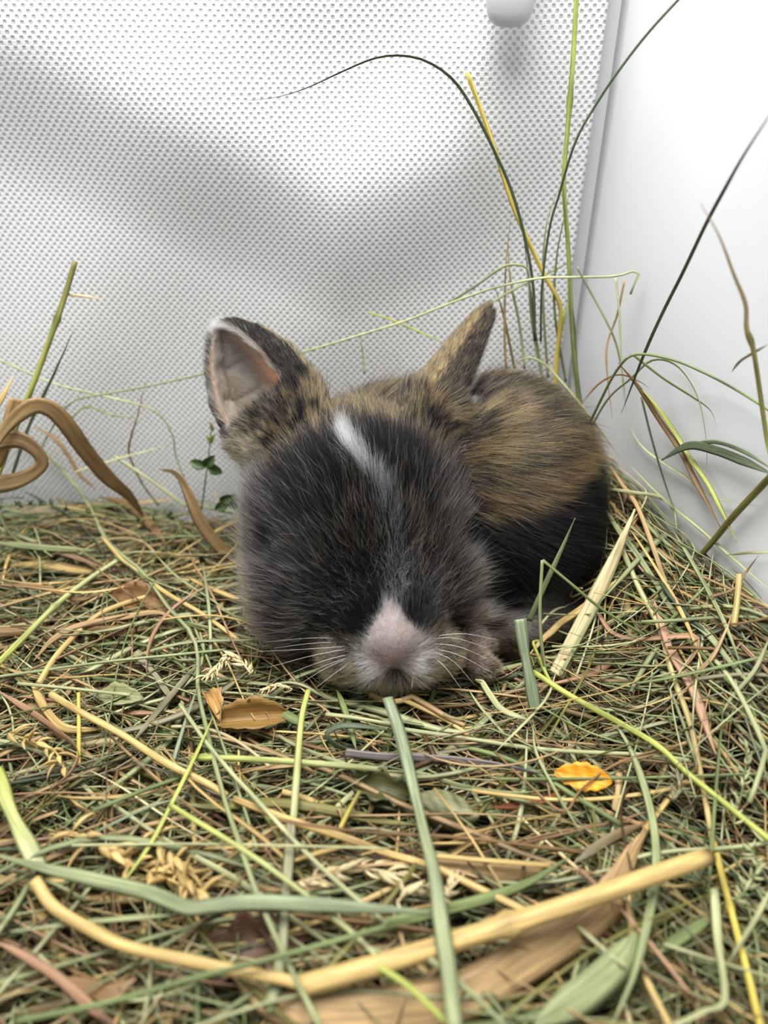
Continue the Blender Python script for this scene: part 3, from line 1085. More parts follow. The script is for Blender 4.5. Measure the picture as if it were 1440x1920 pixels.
def width_prof(n, w, kind):
    s = np.linspace(0, 1, n)
    if kind == 'stalk':
        return w * (1 - 0.12 * s) * np.ones(n)
    if kind == 'tip':                       # tapers to a point at its last end
        return w * np.clip((1 - s) * 2.2, 0.06, 1) ** 0.7
    if kind == 'both':
        return w * np.clip(np.minimum(s, 1 - s) * 4, 0.08, 1) ** 0.7
    return w * (0.85 + 0.15 * np.sin(s * 9))  # cut ribbon


def world_path(view, pts, lift=0.1, yy=None):
    px = trace(view, pts)
    if yy is not None:
        if len(yy) == 2:
            L = np.r_[0, np.cumsum([math.dist(px[i], px[i + 1]) for i in range(len(px) - 1)])]
            yy = np.interp(L / L[-1], [0, 1], yy)
        out = []
        for p, y in zip(px, yy):
            dr = ray(*p)
            lim = (CORNER_X - 0.2 + WALL_Y * WALL_SLOPE) / (dr[0] / dr[1] + WALL_SLOPE) if dr[0] > 0 else 99
            out.append(at_y(p[0], p[1], min(y, lim)))
        return A3(out)
    lf = lift if isinstance(lift, (list, tuple)) else [lift] * len(px)
    return A3([on_hay(p[0], p[1], l) for p, l in zip(px, lf)])


def strand_col(n, c, c2=None):
    s = np.linspace(0, 1, n)[:, None]
    base = PAL[c] * (1 - s) + PAL[c2 or c] * s
    return base * _srng.uniform(0.92, 1.08)


def hay_obj(name, label, view, pts, wpx, c, kind='stalk', c2=None, lift=0.1, yy=None, flat=None, cat=None, twist=None, roll=None, fold=0.0, node=None, group=None, up=None, parent=None, endc=None):
    """one traced strand: wpx is its width in pixels of the photograph at its own distance"""
    P = world_path(view, pts, lift, yy)
    n = max(14, min(46, 7 * len(pts)))
    C = push_out(catmull(P, n))
    t = np.mean(P[:, 1] * CP + (CAM_H - P[:, 2]) * SP)
    w = wpx / FPX * t
    round_ = kind == 'stalk' and flat is None
    fl = 0.85 if round_ else (flat or 0.10)
    W = width_prof(n, w, kind)
    if node is not None:
        for q in np.atleast_1d(node):
            W = W * (1 + 0.5 * np.exp(-((np.linspace(0, 1, n) - q) / 0.018) ** 2))
    if up is None:
        up = A3([0, 0, CAM_H]) - P[0]           # broad side roughly up and outward, as blades settle
    tw = _srng.uniform(-0.9, 0.9) if twist is None else twist
    V, F, st = strand_np(C, W, fl, 8 if round_ else 6, up, tw if not round_ else 0, (_srng.uniform(-0.4, 0.4) if roll is None else roll), fold)
    st = st + A3([0, _srng.uniform(0, 50), 0])
    sides = 8 if round_ else 6
    col = np.repeat(strand_col(n + 2, c, c2), sides, axis=0)
    if node is not None:
        for q in np.atleast_1d(node):
            k = np.exp(-((np.linspace(0, 1, n + 2) - q) / 0.02) ** 2)
            col = col * (1 - 0.35 * np.repeat(k, sides))[:, None]
    if endc:                                # discoloured cut end
        k = np.repeat(sstep(0.93, 0.985, np.linspace(0, 1, n + 2)), sides)[:, None]
        col = col * (1 - k) + PAL[endc] * k
    o = mesh_np(name, V, F, M_HAY, parent, col=col, st=st)
    if parent is None:
        tag(o, label, cat or ('straw' if 'straw' in name else 'leaf' if 'leaf' in name else 'hay'), group)
    return o, C


H = hay_obj
HS, ST, DL, GB = 'hay_strand', 'straw_stalk', 'dry_leaf', 'grass_ribbon'
# ---- upright strands against the back sheet
H(HS, 'thin arching dark strand reaching far over the upper fabric', 'P', [(1003, 640), (1000, 540), (985, 450), (960, 360), (930, 290), (890, 210), (850, 150), (800, 115), (750, 104), (700, 110), (640, 135), (575, 165), (520, 182), (467, 188)], 6, 'deep', 'tip', yy=(16.6, 17.2))
H(ST, 'yellow stalk leaning up the fabric, cut end beside the arching strand', 'U', [(480, 1800), (490, 1600), (505, 1450), (500, 1360), (430, 1230), (350, 1060), (290, 920), (220, 700), (150, 500), (85, 325)], 9, 'yellow', 'stalk', yy=(16.6, 17.2))
H(HS, 'tallest upright green stalk, running out of the top beside the sheet edge', 'P', [(1094, 860), (1090, 800), (1080, 708), (1073, 625), (1069, 542), (1065, 458), (1057, 342), (1063, 258), (1069, 183), (1075, 104), (1080, 12), (1083, -40)], 9, 'green', 'stalk', 'lime', yy=(16.4, 16.9), node=0.80)
H(HS, 'thin dark blade bowing from the fabric across the bright wall to the top edge', 'P', [(1014, 640), (1016, 540), (1030, 430), (1050, 360), (1067, 300), (1086, 250), (1115, 200), (1157, 137), (1215, 62), (1290, -20)], 5, 'deep', 'stalk', yy=(16.6, 15.4))
H(HS, 'straight dark green blade leaning across the plain wall to the picture edge', 'U', [(780, 1860), (880, 1600), (960, 1420), (1060, 1220), (1160, 1010), (1240, 860), (1330, 700), (1440, 530), (1500, 440)], 7, 'deep', 'both', yy=(14.6, 11.6))
H(ST, 'kinked tan stalk standing against the plain wall', 'P', [(1450, 870), (1440, 835), (1430, 770), (1413, 658), (1400, 617), (1398, 571), (1377, 517), (1348, 442), (1313, 381)], 9, 'lime', 'tip', 'rose', yy=(11.6, 11.2), node=0.5)
H(HS, 'small forked twig crossing the kinked tan stalk', 'U', [(1275, 1675), (1310, 1630), (1350, 1602), (1440, 1550)], 5, 'olive', 'both', yy=(11.9, 11.4))
H(HS, 'long pale thread behind the ears, bent down at its end beside the wall', 'P', [(470, 690), (552, 665), (660, 633), (765, 600), (840, 570), (923, 541), (1007, 522), (1065, 520), (1152, 518), (1198, 506), (1190, 530), (1182, 552)], 5, 'pale', 'stalk', yy=(17.3, 15.6))
H(HS, 'looped green thread rising behind the upright ear', 'U', [(0, 1365), (120, 1290), (250, 1200), (330, 1195), (360, 1225), (372, 1400), (395, 1560), (440, 1780)], 5, 'sage', 'stalk', yy=(17.0, 16.6))
H(HS, 'short thin strand crossing behind the upright ear', 'P', [(690, 585), (740, 602), (815, 635), (850, 650)], 4, 'lime', 'tip', yy=(17.2, 16.9))
H(HS, 'tiny upright sprig tip behind the crown of the head', 'P', [(684, 700), (681, 665), (673, 615)], 5, 'pale', 'tip', yy=(17.0, 17.2))
for q, (lab, pts, wq, cq, k2) in enumerate([
        ('fine upright strand nearest the upright ear, in the clump behind the rump', [(262, 1660), (255, 1500), (260, 1200), (285, 955)], 5, 'tan', 'tip'),
        ('fine leaning strand second from the ear in the upright clump', [(345, 1660), (320, 1450), (280, 1250), (268, 1040)], 5, 'sage', 'tip'),
        ('dark upright strand crossing the yellow stalk behind the back', [(440, 1790), (400, 1550), (370, 1300), (345, 1100), (330, 930)], 6, 'green', 'tip'),
        ('thin strand bowing left of the tall stalk in the upright clump', [(450, 1700), (430, 1400), (428, 1180), (450, 980), (520, 800)], 5, 'sage', 'tip'),
        ('thin strand closest to the tall stalk, curving inward', [(530, 1720), (480, 1400), (490, 1150), (530, 950), (552, 850)], 5, 'green', 'tip'),
        ('short leaning strand at the foot of the upright clump', [(300, 1660), (250, 1420), (205, 1275)], 5, 'olive', 'tip'),
        ('slanting thread rising from the ear towards the tall stalk', [(120, 1410), (300, 1300), (450, 1230), (590, 1160)], 5, 'sage', 'tip'),
        ('yellow lower blade beside the tall stalk just above the rump', [(482, 1800), (490, 1640), (510, 1480), (560, 1300)], 9, 'lime', 'both'),
        ('dark lower blade rising from the rump beside the tall stalk', [(610, 1860), (580, 1700), (565, 1500), (548, 1280)], 8, 'deep', 'both')]):
    H(HS, lab, 'U', pts, wq, cq, k2, yy=(16.7, 17.1 - 0.03 * q))
# ---- strands arching at the side wall
H(HS, 'thin thread slanting down the plain wall from the tall stalk', 'U', [(580, 1200), (650, 1330), (720, 1460), (760, 1560), (790, 1720), (800, 1850)], 4, 'sage', 'tip', yy=(15.9, 15.0))
H(HS, 'pale tan thread hanging from the bent end of the long thread', 'U', [(795, 1260), (760, 1420), (715, 1560), (720, 1720), (740, 1880)], 4, 'tan', 'tip', yy=(15.6, 15.0))
H(HS, 'faint straight thread beside the tan thread on the plain wall', 'U', [(755, 1250), (770, 1400), (778, 1600), (790, 1800)], 4, 'pale', 'tip', yy=(15.6, 15.0))
H(HS, 'wide green arch springing over the hay to the picture edge', 'R', [(590, 470), (680, 280), (760, 130), (840, 60), (1000, 80), (1150, 140), (1300, 220), (1460, 320)], 6, 'green', 'stalk', yy=(15.4, 12.2))
H(HS, 'green branch drooping from the top of the wide arch', 'R', [(835, 62), (960, 160), (1100, 250), (1180, 310), (1212, 385)], 5, 'green', 'tip', yy=(14.4, 13.3))
H(HS, 'second lower arch with a long drooping tip on the plain wall', 'R', [(625, 420), (720, 260), (820, 170), (920, 85), (1030, 110), (1120, 240), (1160, 420), (1165, 560)], 5, 'sage', 'tip', yy=(15.2, 13.4))
H(HS, 'pale arc over the back of the rabbit', 'R', [(270, 130), (350, 75), (430, 100), (500, 170), (600, 290), (700, 420), (770, 520)], 5, 'pale', 'both', yy=(16.4, 14.6))
H(HS, 'thin reddish bow under the wide arch', 'R', [(600, 280), (680, 190), (770, 150), (860, 180), (910, 215)], 4, 'rose', 'both', yy=(15.2, 14.4))
H(DL, 'long brown blade leaning down the plain wall into the heap', 'R', [(765, 95), (860, 210), (950, 350), (1050, 500), (1120, 640), (1225, 835)], 10, 'brown', 'both', yy=(14.5, 13.2))
H(HS, 'yellow-green stem with a swollen joint beside the long brown blade', 'R', [(860, 200), (960, 320), (1040, 440), (1085, 520), (1180, 660), (1300, 905)], 9, 'lime', 'both', yy=(14.3, 12.6), node=0.52)
H(GB, 'dark grey-green folded ribbon bulging out at the picture edge', 'R', [(960, 535), (1080, 470), (1200, 490), (1330, 540), (1460, 600)], 17, 'deep', 'both', yy=(13.6, 12.0))
H(GB, 'narrow dark ribbon above the folded grey-green one', 'R', [(1060, 480), (1130, 458), (1220, 455), (1340, 500), (1460, 575)], 9, 'blue', 'both', yy=(13.5, 11.9))
H(ST, 'thick olive stalk slanting in from the picture edge over the heap', 'R', [(1470, 590), (1300, 770), (1200, 890), (1135, 965)], 13, 'olive', 'stalk', yy=(11.4, 12.8))
H(HS, 'thin dark strand falling straight down the plain wall', 'R', [(870, 250), (920, 450), (990, 680), (1050, 830)], 4, 'deep', 'tip', yy=(14.4, 13.3))
# ---- heap beside the rabbit
H(GB, 'broad spotted straw-coloured blade standing beside the rabbit flank', 'R', [(490, 1500), (580, 1320), (680, 1120), (760, 950), (842, 755)], 30, 'cream', 'tip', lift=[0.25, 0.4, 0.5, 0.6, 0.75], twist=0.1, roll=0.2)
H(GB, 'green edge strip folded along the broad spotted blade', 'R', [(505, 1500), (600, 1330), (710, 1120), (790, 940)], 8, 'sage', 'tip', lift=[0.3, 0.45, 0.55, 0.65])
H(GB, 'wide dark green ribbon with a square cut top before the hind foot', 'R', [(395, 1660), (372, 1540), (345, 1400), (325, 1250)], 25, 'blue', 'cut', yy=(9.8, 10.7), twist=0.1, roll=0.1)
H(HS, 'green blade standing before the black haunch', 'R', [(365, 1260), (430, 1110), (500, 960), (572, 795)], 11, 'sage', 'tip', yy=(11.4, 11.8))
H(HS, 'slim upright strand before the black haunch, bent at its top', 'R', [(440, 1500), (420, 1350), (414, 1200), (424, 985)], 7, 'sage', 'stalk', yy=(10.6, 11.5))
H(HS, 'dark thread sloping down from the bent top of the slim strand', 'R', [(426, 985), (540, 1080), (700, 1210), (900, 1330)], 6, 'green', 'stalk', yy=(11.5, 10.9))
H(ST, 'split straw piece lying across the hind foot', 'R', [(365, 1410), (480, 1290), (600, 1205), (720, 1110), (825, 1035)], 14, 'straw', 'both', lift=[0.2, 0.35, 0.4, 0.4, 0.3])
H(HS, 'short yellow-green stem beside the cut green ribbon', 'R', [(355, 1285), (420, 1450), (465, 1540)], 7, 'lime', 'stalk', lift=0.35)
H(HS, 'short pale spike pointing at the hind foot', 'R', [(360, 1285), (450, 1235), (545, 1182)], 5, 'pale', 'tip', lift=0.45)
H(DL, 'twisting rose-tan ribbon looping over the heap', 'R', [(575, 1050), (620, 1150), (680, 1230), (740, 1310), (850, 1340), (1000, 1330), (1115, 1335), (1100, 1420), (980, 1540), (845, 1625)], 12, 'rose', 'both', lift=0.3, twist=2.5)
H(HS, 'tiny tan crosspiece at the end of the twisting ribbon', 'R', [(512, 1104), (560, 1108), (605, 1112)], 5, 'rose', 'stalk', lift=0.75)
H(ST, 'long pale straw running down the heap towards the yellow stem', 'P', [(1165, 1027), (1198, 1102), (1236, 1177), (1261, 1265), (1295, 1360), (1315, 1460), (1330, 1540), (1338, 1590)], 12, 'pale', 'stalk', 'straw', lift=0.25)
H(ST, 'bright yellow stem running down to the bottom corner', 'E', [(1236, 640), (1290, 850), (1350, 1080), (1410, 1320), (1430, 1400)], 14, 'yellow', 'stalk', lift=0.3, node=0.35)
H(ST, 'brown stalk tumbling from the rump down the heap', 'R', [(715, 540), (780, 640), (850, 740), (920, 920), (980, 1080), (1055, 1205)], 9, 'tan', 'both', lift=0.3)
H(GB, 'long grey-green ribbon draped down the heap behind the spotted blade', 'R', [(660, 680), (760, 840), (850, 960), (930, 1080), (1020, 1220), (1150, 1300), (1300, 1480), (1460, 1640)], 12, 'sage', 'both', lift=0.2)
H(DL, 'rose-tan flat leaf strip lying down the heap beside the pale straw', 'R', [(925, 1160), (960, 1260), (1010, 1400), (1100, 1560), (1150, 1700), (1205, 1860)], 19, 'rose', 'both', lift=0.3, twist=0.3)
H(HS, 'pale yellow strand fanning out from the rump', 'R', [(690, 660), (830, 680), (950, 700), (1010, 750), (1030, 850)], 7, 'pale', 'both', lift=0.4)
H(HS, 'pale level strand at the picture edge below the olive stalk', 'R', [(1255, 962), (1350, 952), (1460, 950)], 5, 'pale', 'both', lift=0.5)
H(ST, 'short upright yellow piece in the heap by the plain wall', 'R', [(1285, 1285), (1300, 1180), (1310, 1050)], 12, 'straw', 'stalk', lift=[0.15, 0.3, 0.5])
H(HS, 'tan forked stem end in the heap', 'R', [(1110, 1500), (1190, 1420), (1250, 1300), (1278, 1228)], 8, 'tan', 'tip', lift=0.3)
H(HS, 'reddish thin twig curving in from the picture edge', 'R', [(1460, 1240), (1310, 1270), (1180, 1270)], 5, 'brown', 'tip', lift=0.3)
H(HS, 'curling reddish twig at the foot of the plain wall', 'R', [(1180, 1150), (1290, 1110), (1340, 1040), (1400, 960)], 5, 'brown', 'tip', lift=0.4)
H(HS, 'fine pale thread beside the broad spotted blade', 'R', [(580, 1500), (640, 1330), (690, 1170), (790, 1020)], 4, 'pale', 'tip', lift=0.35)
for lab, pts, wq, cq in [
        ('pale green strand sloping from the rump over the heap to the picture edge', [(800, 350), (880, 480), (1050, 600), (1200, 700), (1450, 750)], 5, 'pale'),
        ('straight pale strand crossing the heap under the grey-green ribbon', [(820, 560), (960, 700), (1140, 850), (1320, 1010), (1450, 1120)], 6, 'pale'),
        ('sage strand steeply down the middle of the heap', [(1000, 830), (1090, 980), (1190, 1160), (1270, 1330), (1330, 1500)], 8, 'sage'),
        ('green strand slanting across the heap under the loop', [(700, 1090), (860, 1160), (1010, 1270), (1160, 1430), (1330, 1600), (1450, 1700)], 7, 'green'),
        ('thin yellowish strand at the picture edge low on the heap', [(1450, 1330), (1380, 1480), (1280, 1600), (1230, 1680)], 8, 'pale'),
        ('green stem crossing the heap towards the bottom edge', [(1180, 1080), (1080, 1180), (960, 1290)], 6, 'green')]:
    H(HS, lab, 'R', pts, wq, cq, 'both', lift=0.3)
# ---- behind and beside the rabbit, at the foot of the sheet
o, C = H(ST, 'tall yellow-green stalk with a side sprig against the fabric', 'P', [(-8, 905), (0, 880), (30, 800), (67, 708), (115, 575), (141, 490)], 11, 'lime', 'stalk', 'olive', yy=(15.2, 17.0), node=0.75)
H('side_sprig', None, 'P', [(126, 552), (160, 556), (191, 560)], 5, 'cream', 'tip', yy=(16.8, 16.9), parent=o)
H(HS, 'thin dark blade leaning beside the tall yellow-green stalk', 'P', [(20, 900), (54, 800), (98, 708), (140, 615)], 6, 'deep', 'tip', yy=(15.6, 17.0))
H(ST, 'yellow pointed straw tip at the picture edge above the brown arch', 'P', [(-20, 790), (0, 752), (25, 706)], 10, 'straw', 'tip', yy=(15.4, 15.9))
H(HS, 'long fine thread crossing the lower fabric and bending down', 'L', [(-20, 78), (0, 85), (240, 190), (440, 240), (690, 310), (775, 420), (790, 510), (830, 620), (850, 700)], 4, 'pale', 'stalk', yy=(16.9, 17.0))
H(HS, 'fine thread curving from the ear down to the crossing threads', 'L', [(1010, 128), (970, 135), (650, 205), (440, 243), (340, 265), (270, 330), (180, 490)], 4, 'sage', 'stalk', yy=(17.2, 16.4))
H(HS, 'bent upright thread with a brown tip on the fabric', 'L', [(715, 740), (640, 640), (582, 510), (590, 430), (620, 330), (655, 175)], 4, 'green', 'tip', 'brown', yy=(16.8, 17.0))
H(HS, 'small hooked green thread below the crossing threads', 'L', [(635, 350), (500, 330), (390, 295), (310, 360), (260, 440)], 4, 'sage', 'both', yy=(16.9, 16.6))
H(HS, 'pale thread rising from the brown arch over the fabric', 'L', [(330, 590), (430, 560), (560, 520), (800, 455)], 4, 'pale', 'tip', yy=(16.4, 17.0))
H(HS, 'light green strand with a cut end at the foot of the fabric', 'L', [(518, 518), (610, 580), (700, 640), (840, 745)], 6, 'pale', 'stalk', yy=(16.7, 16.4))
H(HS, 'very long thread sweeping from the picture edge down past the chin to the bottom', 'P', [(-10, 790), (75, 844), (125, 890), (167, 948), (196, 1007), (233, 1044), (267, 1073), (317, 1140), (358, 1186), (371, 1232), (371, 1290), (388, 1369), (417, 1485), (450, 1585), (480, 1670), (530, 1785), (600, 1925)], 8, 'sage', 'stalk', lift=[1.2, 0.9, 0.6, 0.4, 0.3, 0.3, 0.3, 0.3, 0.3, 0.3, 0.35, 0.4, 0.5, 0.55, 0.6, 0.65, 0.7])
H(DL, 'wide brown leaf arching up at the picture edge', 'L', [(-40, 520), (0, 430), (60, 350), (150, 285), (230, 300), (300, 370), (380, 480), (480, 600), (580, 690), (650, 795)], 32, 'tan', 'both', 'brown', yy=(14.6, 16.6), twist=0.6, fold=0.4)
H(DL, 'broad light brown leaf standing at the picture edge beside the arch', 'L', [(-30, 560), (0, 480), (40, 380), (80, 260)], 34, 'tan', 'cut', yy=(14.8, 15.4), twist=0.2)
H(DL, 'folded brown leaf doubling back at the picture edge', 'L', [(-40, 460), (40, 438), (110, 445), (180, 505), (185, 560), (100, 615), (-40, 650)], 34, 'brown', 'cut', 'tan', yy=(15.0, 15.1), twist=0.7, fold=0.4)
H(DL, 'narrow brown leaf drooping inside the brown arch', 'L', [(150, 380), (250, 440), (310, 520), (360, 600), (430, 665)], 9, 'tan', 'both', yy=(16.4, 16.6))
H(DL, 'pointed brown leaf standing beside the rabbit cheek', 'L', [(1025, 965), (960, 890), (900, 800), (860, 700), (800, 595), (715, 575)], 24, 'brown', 'tip', 'tan', yy=(15.2, 15.9), fold=0.5)
H(DL, 'dull brown leaf strip lying along the foot of the fabric', 'L', [(450, 700), (560, 730), (640, 790), (740, 900)], 18, 'brown', 'both', lift=0.15)
H(GB, 'pale green flat ribbon lying along the picture edge', 'L', [(-30, 905), (100, 920), (220, 932), (430, 942)], 12, 'sage', 'both', lift=0.25)
H(ST, 'golden straw sloping down to the rabbit chin', 'L', [(460, 880), (540, 970), (650, 1060), (760, 1140), (900, 1220), (1075, 1345)], 9, 'straw', 'stalk', lift=0.25)
H(ST, 'yellow-green jointed stem rising from the picture edge', 'L', [(-20, 1460), (100, 1340), (260, 1180), (400, 1070), (535, 982)], 12, 'lime', 'stalk', 'pale', lift=0.35, node=0.5)
H(DL, 'tan curled leaf edge arching through the hay beside the rabbit', 'L', [(150, 1440), (240, 1340), (360, 1280), (560, 1240), (700, 1220), (790, 1245)], 13, 'tan', 'both', lift=0.3)
H(ST, 'bent yellow straw under the jointed stem', 'L', [(175, 1540), (250, 1420), (340, 1320), (430, 1240), (530, 1190), (690, 1140)], 11, 'straw', 'stalk', lift=[0.25, 0.3, 0.25, 0.2, 0.2, 0.15])
H(DL, 'pale yellow ribbon curling round beside the straw', 'L', [(140, 1535), (200, 1650), (270, 1730), (350, 1750), (475, 1742)], 17, 'straw', 'both', lift=0.2, twist=1.2)
H(ST, 'thick golden straw with a frayed end at the front of the hay', 'P', [(95, 1302), (150, 1335), (225, 1375), (310, 1430), (390, 1470), (425, 1492)], 14, 'straw', 'stalk', lift=0.4)
H(ST, 'long golden straw through the middle front of the hay', 'P', [(438, 1498), (550, 1540), (650, 1572), (720, 1598), (815, 1626), (885, 1660), (995, 1712)], 15, 'straw', 'stalk', lift=0.35, flat=0.5)
H(HS, 'long green thread level with the rabbit mouth', 'L', [(-20, 1512), (200, 1480), (500, 1440), (800, 1410), (1010, 1388)], 6, 'sage', 'stalk', lift=0.3)
H(HS, 'pale cut strand below the level green thread', 'L', [(80, 1540), (300, 1560), (585, 1592)], 7, 'pale', 'stalk', lift=0.3)
H(DL, 'rose-brown leaf strip twisting at the picture edge', 'B', [(-10, 70), (100, 140), (200, 210), (290, 290), (270, 370), (190, 440)], 14, 'rose', 'both', lift=0.25, twist=1.6)
H(ST, 'short upright yellow straw piece among the chaff', 'B', [(295, 350), (296, 200), (295, 78)], 8, 'yellow', 'stalk', lift=[0.05, 0.3, 0.55])
H(GB, 'grey-green broken blade in the hay below the whiskers', 'L', [(610, 1395), (700, 1500), (765, 1595)], 19, 'grey', 'cut', lift=0.15)
H(DL, 'grey-brown blade slanting under the spikelets', 'L', [(905, 1435), (800, 1560), (700, 1680), (595, 1805)], 13, 'grey', 'both', lift=0.2)
H(GB, 'blue-green narrow blade standing in the front hay', 'B', [(632, 390), (690, 200), (742, 48)], 9, 'blue', 'both', lift=[0.15, 0.3, 0.45])
H(GB, 'dark green leaf blade under the rabbit chin', 'L', [(1140, 1580), (1250, 1660), (1385, 1735)], 20, 'green', 'both', lift=0.15)
H(HS, 'upright green strand beside the rabbit cheek', 'L', [(948, 1400), (940, 1200), (912, 995)], 7, 'sage', 'tip', lift=[0.15, 0.4, 0.8])
H(HS, 'fine strand sloping to the rabbit jaw', 'L', [(700, 960), (800, 1060), (950, 1160), (1095, 1265)], 5, 'sage', 'both', lift=0.3)
H(DL, 'crumpled brown dead leaf beside the rabbit jaw', 'L', [(490, 1085), (600, 1140), (770, 1225)], 34, 'brown', 'both', lift=0.05, fold=0.3)
H(ST, 'thick brown fuzzy stem lying at the picture edge', 'L', [(-30, 1312), (300, 1300), (610, 1300)], 20, 'brown', 'stalk', lift=0.05)
H(DL, 'thin brown leaf strip above the fuzzy stem', 'L', [(-20, 1095), (200, 1110), (350, 1160), (465, 1130)], 10, 'brown', 'both', lift=0.25)
# ---- front of the hay
H(ST, 'yellow-green stem with a joint lying level in the front middle', 'B', [(715, 320), (900, 325), (1200, 345), (1450, 366)], 13, 'lime', 'stalk', 'pale', lift=0.45, node=0.06)
H(ST, 'split yellow-green stalk standing frayed before the chin', 'B', [(1100, 560), (1112, 400), (1130, 180), (1156, 68)], 14, 'pale', 'stalk', 'lime', lift=[0.3, 0.5, 0.7, 0.85], flat=0.5)
H(GB, 'pale wide ribbon continuing down from the split stalk', 'B', [(1092, 560), (1075, 800), (1050, 1100), (1005, 1270)], 24, 'grey', 'cut', 'sage', lift=[0.35, 0.4, 0.45, 0.4], twist=0.2, roll=0)
H(GB, 'blurred long pale green ribbon across the front', 'P', [(-20, 1600), (100, 1632), (200, 1655), (280, 1675), (350, 1702), (400, 1698), (500, 1692), (720, 1705), (815, 1712)], 28, 'sage', 'both', 'blue', lift=0.75, twist=0.5)
H(GB, 'broad lime blade rising at the bottom picture edge', 'B', [(150, 740), (100, 640), (40, 520), (-20, 360)], 34, 'pale', 'cut', 'lime', lift=[0.4, 0.5, 0.6, 0.7], twist=0.2)
H(ST, 'bent golden straw sagging across the lower front', 'B', [(130, 780), (200, 880), (330, 960), (480, 1030), (700, 1080), (880, 1120), (1050, 1150), (1160, 1180)], 24, 'straw', 'stalk', lift=0.6)
H(ST, 'thickest tan straw stalk with a dark cut end, across the lower front', 'P', [(560, 1850), (720, 1806), (870, 1760), (1070, 1695), (1270, 1625), (1330, 1606)], 40, 'straw', 'stalk', lift=[0.55, 0.7, 0.8, 0.85, 0.85, 0.85], node=0.46, endc='dark')
H(HS, 'straight green strand climbing across the bottom front', 'B', [(60, 1310), (400, 1240), (720, 1150), (1000, 1080), (1450, 955)], 12, 'green', 'stalk', lift=0.85)
H(HS, 'soft green strand under the long pale ribbon', 'B', [(40, 975), (300, 940), (700, 908)], 9, 'sage', 'both', lift=0.5)
o, C = H(ST, 'yellow-green stem broken into a sharp angle in the front hay', 'B', [(640, 500), (900, 660), (1100, 800), (1300, 960), (1430, 1080)], 11, 'lime', 'stalk', 'pale', lift=0.6)
H('broken_arm', None, 'B', [(800, 165), (720, 340), (640, 500), (560, 650), (425, 840)], 8, 'lime', 'both', lift=0.58, parent=o)
H(HS, 'long pale strand slanting through the front hay to the bottom', 'B', [(675, 120), (770, 260), (870, 380), (1000, 520), (1130, 660), (1300, 820), (1450, 945)], 9, 'pale', 'stalk', lift=0.5)
H(HS, 'thin level thread across the front hay', 'B', [(270, 650), (700, 645), (1100, 652), (1450, 662)], 5, 'pale', 'stalk', lift=0.55)
H(HS, 'thin bluish thread rising over the chaff', 'B', [(275, 642), (400, 580), (560, 505), (700, 468)], 5, 'blue', 'both', lift=0.55)
H(DL, 'wrinkled dark olive leaf with pale stripes behind the front straws', 'B', [(660, 490), (800, 505), (1000, 490), (1200, 512), (1440, 560), (1580, 575)], 19, 'olive', 'both', lift=0.2, twist=0.2)
H(DL, 'rose-brown strip at the bottom corner under the green strand', 'B', [(-20, 1010), (100, 1070), (220, 1150), (330, 1250), (450, 1340)], 20, 'rose', 'both', lift=0.5)
H(DL, 'torn brown leaf at the bottom edge', 'B', [(240, 1150), (330, 1180), (410, 1205), (510, 1150)], 34, 'brown', 'both', lift=0.3)
H(DL, 'big ribbed brown maize leaf sweeping along the bottom edge', 'P', [(430, 1815), (500, 1880), (575, 1900), (720, 1900), (870, 1868), (995, 1795), (1095, 1728), (1145, 1680), (1185, 1600), (1212, 1556)], 85, 'tan', 'both', 'tan', lift=0.25, twist=0.3, roll=0.2, fold=0.15)
H(ST, 'short bright yellow cut stem with a dark top beside the curled leaf', 'B', [(1270, 600), (1310, 520), (1350, 448)], 10, 'yellow', 'stalk', 'olive', lift=[0.2, 0.4, 0.6])
H(GB, 'purplish pointed blade lying before the rabbit', 'P', [(648, 1412), (720, 1420), (820, 1423), (920, 1432), (1025, 1452)], 17, 'purple', 'tip', lift=0.3, twist=0.2)
H(GB, 'long pale green blade standing up from the bottom edge, square cut top', 'E', [(265, 1340), (240, 1100), (215, 950), (190, 760), (150, 600), (110, 430), (60, 230), (14, 95)], 29, 'sage', 'cut', 'blue', lift=[1.3, 1.15, 1.05, 1.0, 0.95, 0.95, 0.95, 0.95], twist=0.15, roll=0.0)
H(GB, 'grey-green blade curving down to the bottom edge under the thick straw', 'E', [(840, 150), (920, 280), (980, 440), (1015, 600), (1020, 760), (985, 960), (940, 1130), (850, 1340)], 16, 'sage', 'both', lift=0.4)
H(ST, 'bright yellow-green stem slanting down from the cut ribbon to the picture edge', 'E', [(560, 0), (700, 90), (900, 200), (1030, 280), (1150, 390), (1300, 510), (1460, 640)], 12, 'lime', 'stalk', lift=0.5)
H(GB, 'pale folded ribbon hanging down beside the bright yellow stem', 'E', [(1235, 810), (1250, 1000), (1275, 1225), (1200, 1270), (1080, 1325)], 20, 'pale', 'cut', lift=0.45, twist=0.3)
H(HS, 'pale slanting strand at the bottom picture edge', 'E', [(1460, 800), (1380, 950), (1295, 1085)], 11, 'pale', 'both', lift=0.5)
H(HS, 'level green thread under the orange leaf', 'E', [(420, 402), (800, 400), (1100, 392), (1460, 380)], 6, 'green', 'stalk', lift=0.35)
H(HS, 'pale level strand before the front paw', 'E', [(-20, 203), (250, 240), (600, 290), (1000, 312), (1145, 332)], 9, 'pale', 'stalk', lift=0.3)
H(HS, 'pale green blade running under the purplish blade', 'E', [(-20, 368), (150, 385), (300, 430), (480, 455), (640, 440)], 9, 'sage', 'both', lift=0.25)
H(GB, 'pale yellow sheath curving under the front paw', 'E', [(338, -10), (400, 90), (450, 145), (560, 185)], 13, 'pale', 'both', lift=0.35)
H(HS, 'slim pale spear beside the pale yellow sheath', 'E', [(315, 62), (360, 130), (430, 210), (500, 290)], 6, 'pale', 'both', lift=0.3)
